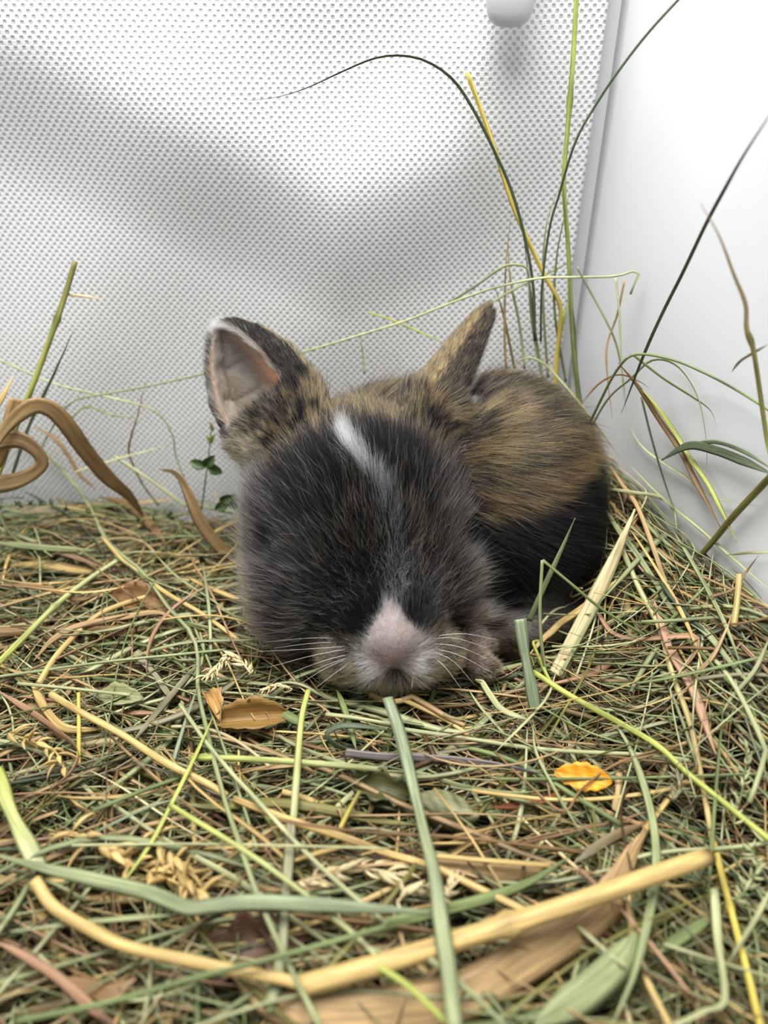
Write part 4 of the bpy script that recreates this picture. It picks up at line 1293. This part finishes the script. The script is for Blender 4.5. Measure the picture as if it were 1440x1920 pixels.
H(HS, 'slim upright green strand crossing the yellow stem', 'E', [(1215, 870), (1232, 600), (1252, 350), (1275, 90)], 8, 'green', 'both', lift=[0.4, 0.5, 0.5, 0.5])
H(HS, 'thin brown twig bent in a wide V beside the orange leaf', 'E', [(415, 298), (520, 400), (668, 522), (740, 440), (860, 350), (1000, 300), (1135, 270)], 5, 'brown', 'stalk', lift=0.4)
H(HS, 'green thread falling past the orange leaf', 'E', [(558, 195), (570, 300), (640, 440), (700, 540), (748, 620)], 6, 'sage', 'both', lift=0.4)
H(HS, 'pale hooked thread beside the green falling one', 'E', [(645, 0), (600, 110), (420, 298)], 6, 'pale', 'both', lift=0.45)
H(HS, 'pale green rod below the thick straw', 'E', [(728, 955), (840, 1055), (905, 1105)], 9, 'pale', 'stalk', lift=0.35)
H(HS, 'rose-grey thin stem passing under the thick straw', 'E', [(735, 742), (880, 880), (1000, 1020), (1145, 1205)], 8, 'rose', 'stalk', lift=0.35)
H(GB, 'broad striped green leaf at the bottom edge below the thick straw', 'E', [(560, 1330), (750, 1210), (890, 1080), (955, 975)], 60, 'sage', 'both', lift=0.3, twist=0.2, roll=0.1)
H(GB, 'short striped green leaf beside the folded ribbon', 'E', [(1035, 1050), (1130, 985), (1235, 915)], 24, 'green', 'both', lift=0.2, twist=0.1)
H(DL, 'grey-brown curled leaf above the thick straw', 'E', [(720, 712), (850, 625), (970, 572)], 20, 'grey', 'both', 'brown', lift=0.25)
H(DL, 'small tan strip hanging below the orange leaf', 'E', [(880, 375), (880, 430), (868, 522)], 17, 'tan', 'cut', lift=0.2)
H(DL, 'reddish dark leaf strip beside the orange leaf', 'E', [(405, 508), (560, 492), (690, 440)], 15, 'rust', 'both', lift=0.12)
H(GB, 'dark green wide blade crossing behind the long standing blade', 'E', [(-20, 955), (200, 900), (400, 845), (560, 780), (700, 690)], 22, 'green', 'tip', lift=0.4)
H(HS, 'blurred pale strand at the bottom beside the standing blade', 'E', [(-20, 1105), (100, 1185), (260, 1340)], 13, 'lime', 'stalk', lift=0.95)
H(HS, 'blurred green strand crossing the foot of the standing blade', 'E', [(170, 1075), (300, 1180), (460, 1330)], 11, 'sage', 'stalk', lift=1.0)
H(DL, 'wide ragged tan leaf behind the long golden straw', 'E', [(120, 705), (250, 740), (420, 755), (600, 742)], 44, 'tan', 'both', lift=0.15, twist=0.2, roll=0.1)
H(ST, 'slim golden straw lying over the ragged tan leaf', 'E', [(190, 690), (400, 708), (625, 726)], 10, 'straw', 'stalk', lift=0.4)
# ---- under the chin
H(ST, 'smooth tan straw running out from under the chin', 'P', [(715, 1277), (782, 1311), (838, 1344), (872, 1360)], 12, 'tan', 'stalk', lift=0.3)
H(ST, 'second tan straw just under the one from the chin', 'P', [(738, 1304), (796, 1330), (840, 1352), (880, 1380)], 10, 'straw', 'stalk', lift=0.22)
H(HS, 'pale cut stem pointing at the standing blade below the mouth', 'P', [(611, 1339), (671, 1347), (738, 1359)], 8, 'pale', 'stalk', lift=0.4)
H(GB, 'green blade dropping from under the chin', 'P', [(630, 1290), (643, 1322), (655, 1358), (668, 1405)], 13, 'green', 'both', lift=0.3)
H(GB, 'dark green ribbon curled into a loop before the rabbit', 'P', [(735, 1370), (680, 1362), (634, 1362), (613, 1380), (640, 1402), (690, 1414), (745, 1418)], 13, 'deep', 'both', lift=[0.45, 0.5, 0.5, 0.4, 0.2, 0.15, 0.15], twist=0.5)
H(HS, 'green strand from the chin down to the front stem', 'P', [(700, 1275), (640, 1250), (560, 1268), (500, 1310), (420, 1330)], 8, 'sage', 'both', lift=0.25)


# ---- seed heads and leaves
def lens(c, d, n, ln, wd, th):
    """pointed husk shape from c along d"""
    d = nrm(A3(d, float)); n = nrm(A3(n, float) - d * (A3(n, float) @ d))
    C = c + d[None] * np.linspace(0, ln, 6)[:, None] + n[None] * (0.12 * ln * np.sin(np.linspace(0, math.pi, 6)))[:, None]
    return strand_np(C, wd * A3([0.3, 0.85, 1.0, 0.8, 0.45, 0.08]), th, 6, n)


def join(parts):
    V, F, S = [], [], []
    k = 0
    for v, f, s in parts:
        V.append(v); F.append(f + k); S.append(s); k += len(v)
    return np.vstack(V), np.vstack(F), np.vstack(S)


def seedhead(name, label, path_px, c, husk, lift=0.35, n=20, stem=None, spread=0.6, cat='seed head', group=None, seed=0):
    """grass ear: a stem with husks, each husk a part"""
    r = np.random.default_rng(seed)
    P = world_path('P', path_px, lift)
    C = push_out(catmull(P, 24), 0.15)
    root = empty(name, C[0])
    V, F, st = strand_np(C, np.full(24, 0.035), 0.9, 6)
    mesh_np('stem', V, F, M_HAY, root, col=np.repeat(strand_col(26, stem or c), 6, axis=0), st=st)
    for k in range(n):
        q = (k + r.random() * 0.6) / n
        i = int(q * 22)
        T = nrm(C[i + 1] - C[i])
        side = nrm(r.normal(size=3) * A3([1, 1, 0.6]))
        d = T * 0.8 + side * spread
        V, F, st = lens(C[i], d, side + A3([0, 0, 0.4]), husk * r.uniform(0.75, 1.2), husk * 0.30, 0.55)
        col = np.tile(PAL[c] * r.uniform(0.8, 1.15), (len(V), 1))
        mesh_np('husk', V, F, M_HAY, root, col=col, st=st + A3([0, r.uniform(0, 30), 0]))
    tag(root, label, cat, group)
    return root


seedhead('grass_spikelet', 'feathery tan grass ear beside the whiskers, rising to its bend', [(470, 1262), (440, 1228), (415, 1240), (378, 1275)], 'cream', 0.26, 0.55, 26, seed=1)
seedhead('grass_spikelet', 'small tan grass ear lying under the chin whiskers', [(548, 1292), (520, 1286), (487, 1294)], 'cream', 0.2, 0.45, 14, seed=2)
seedhead('grass_spikelet', 'grey-green grass ear tucked against the rabbit jaw', [(455, 1140), (475, 1185), (495, 1215)], 'grey', 0.16, 0.4, 16, seed=3)
seedhead('oat_panicle', 'pile of golden oat husks in the front hay', [(135, 1560), (200, 1590), (260, 1625), (330, 1655), (400, 1690)], 'straw', 0.46, 0.35, 30, spread=1.0, seed=4)
seedhead('oat_panicle', 'second tuft of golden oat husks just above the long pale ribbon', [(290, 1560), (320, 1600), (345, 1640), (385, 1690)], 'straw', 0.42, 0.4, 20, spread=1.1, seed=5)
seedhead('oat_panicle', 'yellow oat husks at the picture edge above the yellow-green stem', [(15, 1375), (60, 1390), (100, 1405), (125, 1450)], 'straw', 0.36, 0.25, 18, spread=0.9, seed=6)
seedhead('oat_panicle', 'pale oat ear lying under the long golden straw', [(560, 1655), (620, 1640), (690, 1630), (760, 1642)], 'cream', 0.36, 0.3, 22, spread=0.5, seed=7)
seedhead('oat_panicle', 'ragged tan oat ear left of the ragged tan leaf', [(745, 1690), (790, 1660), (830, 1675), (870, 1640)], 'cream', 0.34, 0.35, 18, spread=0.8, seed=8)
seedhead('grass_spikelet', 'green seeded grass ear upright by the picture edge', [(1375, 1545), (1392, 1480), (1400, 1420), (1395, 1385)], 'pale', 0.2, 0.45, 24, 'green', 0.7, seed=9)
seedhead('grass_spikelet', 'light green grass ear low at the picture edge', [(1380, 1690), (1405, 1660), (1420, 1620), (1400, 1580)], 'pale', 0.22, 0.4, 22, 'green', 0.8, seed=10)
seedhead('grass_spikelet', 'small pale grass ear beside the bright yellow-green stem', [(1262, 1500), (1275, 1475), (1270, 1445)], 'grey', 0.2, 0.4, 12, 'green', 0.8, seed=12)


def leaf_np(ctr, d, n, ln, wd, curl=0.15, jag=0.0, seed=0, thick=0.015):
    """a leaf blade with a raised rim and midrib fold; closed solid"""
    r = np.random.default_rng(seed)
    d = nrm(A3(d, float)); n = nrm(A3(n, float) - d * (A3(n, float) @ d)); b = np.cross(d, n)
    nu, nv = 12, 7
    s = np.linspace(0, 1, nu)
    half = wd / 2 * np.sin(np.pi * np.clip(s, 0.02, 0.985)) ** 0.7 * (1 + jag * r.uniform(-1, 1, nu))
    v = np.linspace(-1, 1, nv)
    x = (s - 0.5)[:, None] * ln + 0 * v
    y = half[:, None] * v[None]
    z = curl * ln * np.abs(v)[None] ** 1.6 * (half / (wd / 2))[:, None] - 0.35 * curl * ln * ((s - 0.5) * 2)[:, None] ** 2 + jag * 0.06 * ln * r.normal(size=(nu, nv))
    top = ctr + x[..., None] * d + y[..., None] * b + z[..., None] * n
    V = np.concatenate([top.reshape(-1, 3), (top - n * thick).reshape(-1, 3)])
    m = nu * nv
    i, j = np.meshgrid(np.arange(nu - 1), np.arange(nv - 1), indexing='ij')
    a_ = (i * nv + j).ravel()
    f1 = np.stack([a_, a_ + nv, a_ + nv + 1, a_ + 1], 1)
    loop = [k for k in range(nv)] + [k * nv + nv - 1 for k in range(1, nu)] + [(nu - 1) * nv + k for k in range(nv - 2, -1, -1)] + [k * nv for k in range(nu - 2, 0, -1)]
    ed = [[loop[k], loop[(k + 1) % len(loop)], loop[(k + 1) % len(loop)] + m, loop[k] + m] for k in range(len(loop))]
    st = np.stack([y.ravel() * 2, x.ravel(), 0 * x.ravel()], 1)
    return V, np.concatenate([f1, f1[:, ::-1] + m, A3(ed)]), np.concatenate([st, st])


def leaf_obj(name, label, px, lift, d, n, ln, wd, colr, curl=0.15, jag=0.0, seed=0, yy=None, cat='leaf', parent=None, ribs=None):
    c0 = on_hay(px[0], px[1], lift) if yy is None else at_y(px[0], px[1], yy)
    V, F, st = leaf_np(c0, d, n, ln, wd, curl, jag, seed)
    col = np.tile(colr, (len(V), 1))
    if ribs is not None:
        col = col + (ribs - colr) * (0.5 + 0.5 * np.sin(st[:, 1] * 26 + np.abs(st[:, 0]) * 10))[:, None] ** 3
    o = mesh_np(name, V, F, M_HAY, parent, col=col, st=st)
    if parent is None: tag(o, label, cat)
    return o


leaf_obj('autumn_leaf', 'small crinkled bright orange leaf lying in the hay', (1093, 1457), 0.35, (1, -0.25, 0.05), (0, -0.55, 0.85), 0.95, 0.46, srgb(238, 158, 30), 0.1, 0.15, 4, ribs=srgb(250, 196, 70))
leaf_obj('crumpled_leaf', 'dark green crumpled leaf beside the yellow cut stem', (712, 1476), 0.22, (1, -0.35, 0.0), (0.2, -0.5, 0.85), 1.1, 0.62, srgb(78, 80, 44), 0.25, 0.35, 5)
leaf_obj('curled_leaf', 'ribbed sage leaf rolled up beside the dark crumpled leaf', (832, 1515), 0.3, (1, -0.3, -0.05), (0, -0.5, 0.85), 1.15, 0.62, srgb(140, 142, 104), -0.26, 0.05, 6, ribs=srgb(96, 100, 66))
leaf_obj('dead_leaf', 'dark brown dead leaf in the bottom hollow', (478, 1775), 0.0, (1, 0.3, 0.0), (0, -0.3, 1), 1.6, 0.9, srgb(98, 72, 54), 0.2, 0.4, 7)
leaf_obj('dead_leaf', 'pale green flat leaf scrap below the spikelets', (225, 1305), 0.15, (1, -0.1, 0), (0, -0.4, 1), 0.9, 0.45, srgb(150, 152, 108), 0.12, 0.2, 8)
leaf_obj('dead_leaf', 'brown flat leaf scrap behind the golden straw', (262, 1122), 0.15, (1, -0.3, 0), (0, -0.6, 0.8), 1.5, 0.6, srgb(140, 104, 66), 0.12, 0.2, 9)
leaf_obj('dead_leaf', 'crinkled golden-brown leaf scrap under the small grass ear', (470, 1345), 0.15, (1, 0.1, 0), (0, -0.5, 0.9), 1.5, 0.6, srgb(150, 116, 62), 0.25, 0.14, 10)
leaf_obj('dead_leaf', 'rolled tan leaf scrap beside the grass ears', (398, 1318), 0.2, (0.5, -0.9, 0), (0.3, -0.3, 0.9), 0.8, 0.35, srgb(190, 150, 90), 0.35, 0.15, 11)


def sprig():
    P = world_path('L', [(905, 760), (915, 700), (925, 620), (940, 500), (952, 385)], yy=(15.9, 16.3))
    C = catmull(P, 20)
    root = empty('clover_sprig', C[0])
    V, F, st = strand_np(C, np.linspace(0.05, 0.03, 20), 0.9, 6)
    mesh_np('stem', V, F, M_HAY, root, col=np.repeat(strand_col(22, 'olive', 'green'), 6, axis=0), st=st)
    k = 0
    for (px, py), d, ln in [((372, 870), (-1, 0, 0.35), 0.42), ((392, 865), (0.7, -0.2, 0.8), 0.45), ((402, 880), (0.8, 0, -0.5), 0.4),
                            ((425, 935), (0.9, -0.2, 0.5), 0.48), ((416, 948), (-0.8, -0.3, -0.4), 0.42), ((436, 942), (0.5, -0.4, -0.7), 0.42)]:
        k += 1
        leaf_obj('leaf', None, (px, py), 0, d, (0.2, -1, 0.3), ln, 0.26, srgb(88, 112, 66), 0.2, 0.08, 20 + k, yy=15.8, parent=root)
    for (px, py), d in [((397, 800), (-0.2, 0, 1)), ((399, 822), (0.45, 0, 1)), ((392, 824), (-0.5, 0, 1))]:
        k += 1
        leaf_obj('bud', None, (px, py), 0, d, (0.1, -1, 0.1), 0.26, 0.09, srgb(170, 172, 96), 0.1, 0, 20 + k, yy=16.2, parent=root)
    tag(root, 'small leafy clover sprig standing by the rabbit cheek', 'sprig')


sprig()


def herb():
    r = np.random.default_rng(5)
    P = world_path('L', [(-20, 742), (120, 735), (250, 742), (450, 790), (650, 800), (860, 775)], lift=0.45)
    C = catmull(P, 40)
    root = empty('herb_sprig', C[0])
    V, F, st = strand_np(C, np.full(40, 0.05), 0.9, 6)
    mesh_np('stem', V, F, M_HAY, root, col=np.repeat(strand_col(42, 'green', 'olive'), 6, axis=0), st=st)
    for q in range(12):
        i = 1 + int(q * 38 / 12)
        for e in range(5):
            d = nrm(r.normal(size=3) + A3([0, 0, 0.8]))
            V, F, st = lens(C[i], d, r.normal(size=3), r.uniform(0.12, 0.24), 0.07, 0.3)
            mesh_np('leaflet', V, F, M_HAY, root, col=np.tile(srgb(72, 88, 56) * r.uniform(0.8, 1.2), (len(V), 1)), st=st)
    tag(root, 'green herb sprig with tiny leaf whorls along the foot of the fabric', 'sprig')


herb()


# ---- the tangle: countless strands as one mass, and the largest loose ones on top as individuals
def make_strands(n, seed, lmin, lmax, wmin, wmax, dmin, dmax, seg, sides, flat_p=0.7, region=None):
    r = np.random.default_rng(seed)
    out = []
    names = ['sage', 'pale', 'green', 'olive', 'straw', 'tan', 'brown', 'dark', 'grey', 'deep', 'rose', 'cream']
    wt = A3([0.20, 0.18, 0.10, 0.08, 0.14, 0.11, 0.06, 0.04, 0.05, 0.03, 0.03, 0.02]); wt /= wt.sum()
    tries = 0
    while len(out) < n and tries < n * 4:
        tries += 1
        x0, y0 = (r.uniform(-15.2, 8.5), r.uniform(1.5, 17.6)) if region is None else region(r)
        if abs(x0) > 0.75 * y0 + 4.0: continue
        ln = r.uniform(lmin, lmax) * (0.6 + 0.4 * r.random())
        if r.random() < 0.55: th = r.normal(0, 0.45) + (math.pi if r.random() < 0.5 else 0)
        else: th = r.uniform(0, 2 * math.pi)
        if x0 > 3.0 and r.random() < 0.5: th = r.normal(-0.9, 0.4)
        s = np.linspace(0, 1, seg)
        kap = r.normal(0, 0.5) + (r.normal(0, 1.2) if r.random() < 0.15 else 0)
        hdg = th + kap * (s - 0.5) + r.normal(0, 0.12) * np.sin(6.28 * s)
        if r.random() < 0.14:                                  # a sharp kink
            hdg = hdg + (s > r.uniform(0.25, 0.75)) * r.normal(0, 1.0)
        dx = np.r_[0, np.cumsum(np.cos(hdg[:-1]))] * ln / (seg - 1)
        dy = np.r_[0, np.cumsum(np.sin(hdg[:-1]))] * ln / (seg - 1)
        x, y = x0 + dx - dx[seg // 2], y0 + dy - dy[seg // 2]
        dep = dmin + (dmax - dmin) * r.random() ** 1.2
        z = 0.55 * hay_z(x, y) + 0.45 * float(hay_z(x0, y0)) + dep + r.normal(0, 0.11) * (s - 0.5) * ln * 0.55 + r.normal(0, 0.10) * np.sin(3.14 * s)
        z = np.maximum(z, -1.62)
        C = np.stack([x, y, z], 1)
        if (y > 17.75).any() or (x < -15.5).any() or (x > wall_x(y) + 1.2).any(): continue
        C[:, 0] = np.minimum(x, wall_x(y) - r.uniform(0.06, 0.2))
        out.append((C, r.uniform(wmin, wmax) * (0.5 + r.random() ** 2), r.random() < flat_p, names[r.choice(len(names), p=wt)], r.uniform(0.7, 1.12), r.uniform(-1.2, 1.2), r.uniform(-0.7, 0.7)))
    # drop those that pass through the rabbit
    Cs = np.concatenate([q[0] for q in out])
    ok = (rabbit_sdf(Cs).reshape(len(out), -1) > 0.12).all(1)
    return [q for q, k in zip(out, ok) if k]


def strand_geo(q, sides):
    C, w, fl, cn, br, tw, ro = q
    n = len(C)
    s = np.linspace(0, 1, n)
    W = w * (np.clip(np.minimum(s + 0.15, (1 - s) * 2.4), 0.08, 1) ** 0.6 if fl else np.ones(n)) * (1 if fl else 0.6)
    V, F, st = strand_np(C, W, 0.16 if fl else 0.9, sides, (0, 0, 1), tw if fl else 0, ro)
    col = np.tile(PAL[cn] * br, (len(V), 1))
    return V, F, st, col


def mass(name, qs, sides, label):
    V, F, S, Cc = [], [], [], []
    k = 0
    for i, q in enumerate(qs):
        v, f, st, c = strand_geo(q, sides)
        V.append(v); F.append(f + k); S.append(st + A3([0, i * 0.77 % 40, 0])); Cc.append(c)
        k += len(v)
    o = mesh_np(name, np.vstack(V), np.vstack(F), M_HAY, col=np.vstack(Cc), st=np.vstack(S))
    return tag(o, label, 'hay', kind='stuff')


deep = make_strands(4600, 101, 2.5, 9.0, 0.06, 0.20, -1.55, -0.35, 10, 4)
top = make_strands(2150, 102, 2.0, 8.0, 0.045, 0.15, -0.5, 0.16, 12, 4)
bits = make_strands(1800, 103, 0.4, 1.8, 0.02, 0.06, -0.5, 0.2, 5, 4, 0.5)
wide = make_strands(390, 104, 1.5, 6.0, 0.14, 0.30, -0.5, 0.04, 12, 4, 1.0)
slope = make_strands(420, 105, 2.0, 6.5, 0.04, 0.11, -0.35, 0.10, 12, 4, 0.6, lambda r: (lambda y: (wall_x(y) - abs(r.normal(0, 1.1)) - 0.1, y))(r.uniform(8.0, 16.5)))
mass('hay_bed', deep + top + bits + wide + slope, 4, 'tangled bed of green and straw-coloured hay covering the box floor')

AREAS = [(130, lambda r: (r.uniform(-4.5, 5.0), r.uniform(4.6, 9.6)), 'loose strands on the front hay'),
         (55, lambda r: (r.uniform(-8.5, -2.5), r.uniform(10.2, 16.5)), 'loose strands beside the cheek'),
         (90, lambda r: (lambda y: (wall_x(y) - r.uniform(0.4, 3.0), y))(r.uniform(8.5, 14.0)), 'loose strands on the heap')]
MARKS = [('the orange leaf', 1093, 1457), ('the dark cut end of the thick straw', 1325, 1608), ('the rolled sage leaf', 832, 1515), ('the pile of oat husks', 240, 1610),
         ('the second oat tuft', 345, 1630), ('the front paw', 905, 1260), ('the hind foot', 1000, 1180), ('the rabbit chin', 720, 1300), ('the feathery grass ear', 425, 1245),
         ('the small grass ear', 515, 1290), ('the clover sprig', 405, 930), ('the brown arching leaf', 60, 830), ('the fuzzy brown stem', 120, 1182), ('the herb sprig', 150, 955),
         ('the crumpled dead leaf', 260, 1125), ('the joint of the green stem', 108, 1132), ('the golden straw tip', 195, 1010), ('the yellow upright piece', 148, 1390),
         ('the frayed straw end', 95, 1302), ('the twisting rose ribbon', 1290, 1200), ('the broad spotted blade', 1110, 1120), ('the olive stalk', 1340, 1010),
         ('the short yellow piece by the wall', 1382, 1140), ('the tall seeded ear', 1392, 1470), ('the low seeded ear', 1405, 1650), ('the bright yellow stem', 1375, 1800),
         ('the bottom corner leaf scrap', 190, 1850), ('the dark hollow leaf', 478, 1775), ('the maize leaf', 720, 1895), ('the bend of the golden straw', 570, 1848),
         ('the ragged tan leaf', 890, 1630), ('the pale oat ear', 650, 1640), ('the yellow cut stem', 655, 1520), ('the dark crumpled leaf', 712, 1476), ('the purplish blade', 830, 1425),
         ('the curled green loop', 640, 1385), ('the broken stem angle', 320, 1510), ('the striped bottom leaf', 1100, 1850), ('the folded pale ribbon', 1355, 1870),
         ('the lime blade', 30, 1550), ('the cut green ribbon', 985, 1240), ('the rose-tan strip', 1290, 1330), ('the frayed upright stalk', 565, 1330), ('the long pale ribbon', 150, 1645)]
CNAME = dict(sage='sage-green', pale='pale green', green='green', olive='olive', straw='golden', tan='tan', brown='brown', dark='dark brown', grey='grey-green', deep='dark green', rose='rose-tan', cream='cream')
SEEN = {}
for k, (cnt, reg, grp) in enumerate(AREAS):
    for q in make_strands(cnt, 200 + k, 2.5, 7.0, 0.05, 0.12, 0.02, 0.3, 14, 6, 0.6, reg):
        v, f, st, c = strand_geo(q, 6)
        Cq = q[0]
        m = Cq.mean(0) - A3([0, 0, CAM_H])
        t = m[1] * CP - m[2] * SP
        px, py = 720 + FPX * m[0] / t, 960 - FPX * (m[1] * SP + m[2] * CP) / t
        if not (-30 < px < 1470 and 600 < py < 1950): continue
        mk = min(MARKS, key=lambda w: math.hypot(w[1] - px, w[2] - py))
        ln = np.linalg.norm(np.diff(Cq, axis=0), axis=1).sum()
        bend = np.linalg.norm(Cq[-1] - Cq[0]) / ln
        dv = Cq[-1] - Cq[0]
        ang = math.degrees(math.atan2(dv[1], dv[0])) % 180
        slope = 'level' if ang < 25 or ang > 155 else 'upward-pointing' if 65 < ang < 115 else 'slanting'
        lab = f"{'short' if ln < 3.4 else 'long' if ln > 5 else 'medium'} {'bent ' if bend < 0.93 else ''}{slope} {CNAME[q[3]]} {'hay blade' if q[2] else 'hay stem'} by {mk[0]}"
        o = tag(mesh_np('hay_strand', v, f, M_HAY, col=c, st=st + A3([0, rng.uniform(0, 40), 0])), lab, 'hay', grp)
        if lab in SEEN:                                    # two alike by one landmark: tell them apart by width
            o2, w2 = SEEN[lab]
            o['label'], o2['label'] = (('wider ', 'thinner ') if q[1] > w2 else ('thinner ', 'wider '))[0] + lab, (('wider ', 'thinner ') if q[1] > w2 else ('thinner ', 'wider '))[1] + lab
        SEEN[lab] = (o, q[1])
